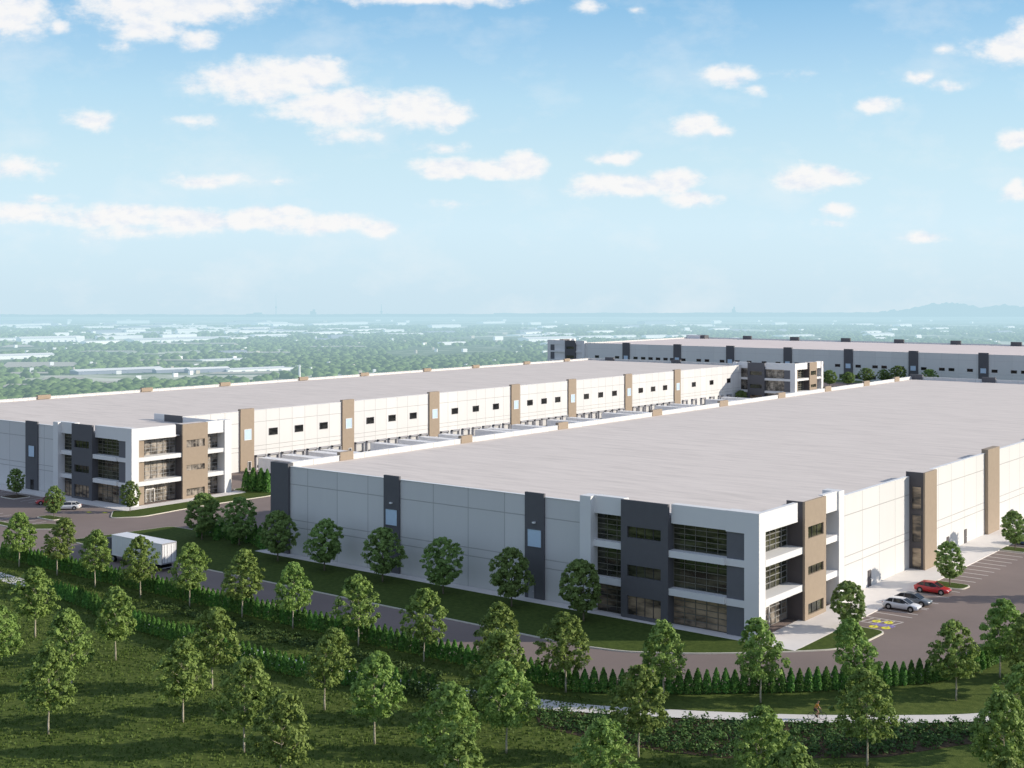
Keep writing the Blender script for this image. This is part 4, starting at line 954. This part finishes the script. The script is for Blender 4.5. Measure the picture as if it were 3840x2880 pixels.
for (p0, p1, py0, py1) in ((0, 300, 1362, 1384), (0, 130, 1296, 1306), (150, 330, 1418, 1432), (330, 460, 1436, 1448), (0, 120, 1446, 1458), (780, 1060, 1400, 1408), (560, 900, 1288, 1293), (1150, 1380, 1300, 1304), (880, 1100, 1322, 1327), (300, 520, 1318, 1323), (20, 200, 1400, 1408), (500, 760, 1352, 1357)):
    c4 = [plain_at(px, py)[:3] for px, py in ((p0, py1), (p1, py1-(py1-py0)*.3), (p1-20, py0), (p0+30, py0))]
    m = MB(); m.v = [(a, b, c+2.5) for a, b, c in c4]; m.f = [(0, 1, 2, 3)]; tag(m.build('field', m_pbeige), kind='structure'); YARDS.append((p0, p1, py0, py1))
for i in range(105):
    px = random.choice([random.uniform(-60, 1500), random.uniform(350, 1400), random.uniform(1500, 3900)]); py = 1212+abs(random.gauss(0, 1))*34; x, y, z, d = plain_at(px, py)
    if d < 2500: continue
    ww = random.uniform(35, 170)/4847*d; hh = random.uniform(6, 11)/4847*d; dd = ww*.25
    o = MB(); o.loft([[(sx_*ww/2, -dd/2, -4), (sx_*ww/2, -dd/2, hh*.75), (sx_*ww/2, 0, hh), (sx_*ww/2, dd/2, hh*.75), (sx_*ww/2, dd/2, -4)] for sx_ in (-1, 1)]); me = bpy.data.meshes.new('distant_warehouse'); me.from_pydata(o.v, [], o.f); me.materials.append(random.choice([m_pwhite, m_pwhite, m_pwhite, m_pgrey])); ob = mesh_obj('distant_warehouse', me); ob.location = (x, y, z+5); ob.rotation_euler = (0, 0, YAW+R(42)+random.uniform(-.25, .25))
    tag(ob, 'one of many pale low warehouse roofs strung across the hazy plain', 'building', 'pale warehouse roofs on the plain')
for i in range(280):
    px = random.uniform(-100, 3900); py = 1205+random.random()**1.5*230; x, y, z, d = plain_at(px, py)
    if d < 1500: continue
    ww = random.uniform(3, 22)/4847*d; hh = random.uniform(3, 6.5)/4847*d
    o = MB().box(-ww/2, ww/2, -hh, hh, -4, hh); me = bpy.data.meshes.new('distant_house'); me.from_pydata(o.v, [], o.f); me.materials.append(random.choice([m_pwhite, m_pwhite, m_pbeige])); ob = mesh_obj('distant_house', me); ob.location = (x, y, z+6); ob.rotation_euler = (0, 0, YAW+R(42)+random.uniform(-.3, .3))
    tag(ob, 'tiny pale building scattered among the trees of the plain', 'building', 'tiny pale buildings on the plain')
# canopy of the far woods
ico = [(0, 0, 1)]; t_ = .447
ico = [Vector(v) for v in [(0, 0, 1)]+[(.894*math.cos(R(72*k)), .894*math.sin(R(72*k)), t_) for k in range(5)]+[(.894*math.cos(R(72*k+36)), .894*math.sin(R(72*k+36)), -t_) for k in range(5)]+[(0, 0, -1)]]
icf = [(0, 1+k, 1+(k+1) % 5) for k in range(5)]+[(1+k, 6+k, 1+(k+1) % 5) for k in range(5)]+[(6+k, 6+(k+1) % 5, 1+(k+1) % 5) for k in range(5)]+[(11, 6+(k+1) % 5, 6+k) for k in range(5)]
icv = np.array([tuple(v) for v in ico]); icf = np.array(icf)
rng = np.random.default_rng(9); n = 42000
d = 1250+(9000-1250)*rng.uniform(0, 1, n)**1.6; u = rng.uniform(-.44, .44, n)
X = FWD[0]*d+RGT[0]*u*d; Y = FWD[1]*d+RGT[1]*u*d
clear = np.sin(X*.0031+1.3)*np.sin(Y*.0027+.6)+.6*np.sin(X*.009+Y*.006)
keep = clear < .35+rng.uniform(-.3, .3, n); d, X, Y = d[keep], X[keep], Y[keep]; n = len(d)
rad = rng.uniform(3.5, 8, n)*(1+d/9000.)
lat = X*RGT[0]+Y*RGT[1]; okk = np.ones(n, bool)
for (p0, p1, py, hp, asp_, kind, lb) in far:
    xb, yb, zb, db = plain_at((p0+p1)/2, py); lb_ = (( p0+p1)/2-1920)/4847*db; wb = (p1-p0)/4847*db*.55+15
    okk &= ~((np.abs(lat-lb_) < wb)&(d > db-320)&(d < db+wb*.4))
sx_ = 1920+lat/d*4847; sy_ = 1097+(S_+100./d)*4847
for (p0, p1, py0, py1) in YARDS: okk &= ~((sx_ > p0)&(sx_ < p1)&(sy_ > py0)&(sy_ < py1+7))
d, X, Y, rad = d[okk], X[okk], Y[okk], rad[okk]; n = len(d); Zp = Z0_-S_*d
V3 = np.stack([X, Y, Zp+rad*.35], 1)[:, None, :]+icv[None]*(rad[:, None]*np.array([1.15, 1.15, .75]))[:, None, :]*rng.uniform(.75, 1.2, (n, 12, 1))
FF = (icf[None]+(np.arange(n)*12)[:, None, None]).reshape(-1, 3)
me = bpy.data.meshes.new('distant_wood'); V3 = V3.reshape(-1, 3); me.vertices.add(len(V3)); me.vertices.foreach_set('co', V3.astype(np.float32).ravel())
me.loops.add(FF.size); me.loops.foreach_set('vertex_index', FF.astype(np.int32).ravel()); me.polygons.add(len(FF)); me.polygons.foreach_set('loop_start', np.arange(0, FF.size, 3, dtype=np.int32)); me.update(calc_edges=True); me.materials.append(m_ptree); me.shade_smooth()
tag(mesh_obj('distant_wood', me), 'green woods covering the hazy plain', 'woods', None, 'stuff')
# hazy skyline
hm = MB(); D_ = 27000.; zz = Z0_-S_*D_
nn = 900; rg = np.random.default_rng(4); w1 = np.convolve(rg.normal(size=nn+60), np.ones(60)/60, 'valid')[:nn]*14; w2 = np.convolve(rg.normal(size=nn+8), np.ones(8)/8, 'valid')[:nn]*2.2
for k in range(nn):
    px = -300+4440*k/(nn-1); top = 1179+w1[k]*.4-abs(w2[k])*1.3-(4 if px > 1850 else 0)-(0 if px < 1850 else (px-1850)*.0022)
    if px > 3300: top -= 14*min(1, (px-3300)/220.)+(16*max(0, math.sin((px-3390)*.0105)) if px > 3390 and px < 3690 else 10*max(0, math.sin((px-3680)*.02)) if px > 3680 else 0)+abs(w2[k])*4.5+3*abs(math.sin(px*.083))
    l = (px-1920)/4847*D_; x = FWD[0]*D_+RGT[0]*l; y = FWD[1]*D_+RGT[1]*l; zt = 40-(top-1097)/4847*D_
    hm.v += [(x, y, zz-150), (x, y, zt), (x+FWD[0]*2500, y+FWD[1]*2500, zz-300)]
hm.f = [f_ for k in range(nn-1) for f_ in ((3*k, 3*k+3, 3*k+4, 3*k+1), (3*k+1, 3*k+4, 3*k+5, 3*k+2))]
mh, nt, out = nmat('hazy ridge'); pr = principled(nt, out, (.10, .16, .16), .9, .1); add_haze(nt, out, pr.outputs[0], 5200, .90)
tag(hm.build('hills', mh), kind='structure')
def skyline(name, px, top, wpx, label, mast=False):
    D = 25500.; l = (px-1920)/4847*D; x = FWD[0]*D+RGT[0]*l; y = FWD[1]*D+RGT[1]*l; zt = 40-(top-1097)/4847*D; wv_ = wpx/4847*D; z0 = Z0_-S_*D-40
    m = MB()
    if mast: m.tube((0, 0, 0), (0, 0, (zt-z0)*.45), wv_*.5, wv_*.32, 8).tube((0, 0, (zt-z0)*.45), (0, 0, (zt-z0)*.52), wv_*.8, wv_*.7, 8).tube((0, 0, (zt-z0)*.52), (0, 0, zt-z0), wv_*.25, wv_*.1, 8)
    else:
        for a, b, h in ((-.5, -.1, .82), (-.1, .3, 1.), (.3, .5, .7)): m.box(a*wv_, b*wv_, -wv_*.2, wv_*.2, 0, (zt-z0)*h)
    me = bpy.data.meshes.new(name); me.from_pydata(m.v, [], m.f); me.materials.append(mh); o = mesh_obj(name, me); o.location = (x, y, z0); o.rotation_euler = (0, 0, YAW); tag(o, label, 'tower')
skyline('distant_mast', 1035, 1105, 4, 'very thin tall hazy mast on the left horizon', True)
skyline('distant_tower_block', 1175, 1160, 22, 'hazy block of towers on the horizon right of the thin mast')
skyline('distant_spire', 1430, 1140, 7, 'hazy spire on the horizon left of centre', True)
skyline('distant_tower_block', 960, 1172, 70, 'long low hazy city blocks under the thin mast')
skyline('distant_tower_block', 2752, 1150, 14, 'small hazy tower on the horizon right of centre')
# lone pale chimney beyond the left warehouse
x, y, z, d = plain_at(1123, 1420)
o = MB().tube((0, 0, 0), (0, 0, 52/4847*d), 1.6*d/1700, 1.2*d/1700, 10); me = bpy.data.meshes.new('chimney'); me.from_pydata(o.v, [], o.f); me.materials.append(m_pwhite); ob = mesh_obj('chimney', me); ob.location = (x, y, z); tag(ob, 'pale slender chimney rising beyond the left warehouse roof', 'chimney')
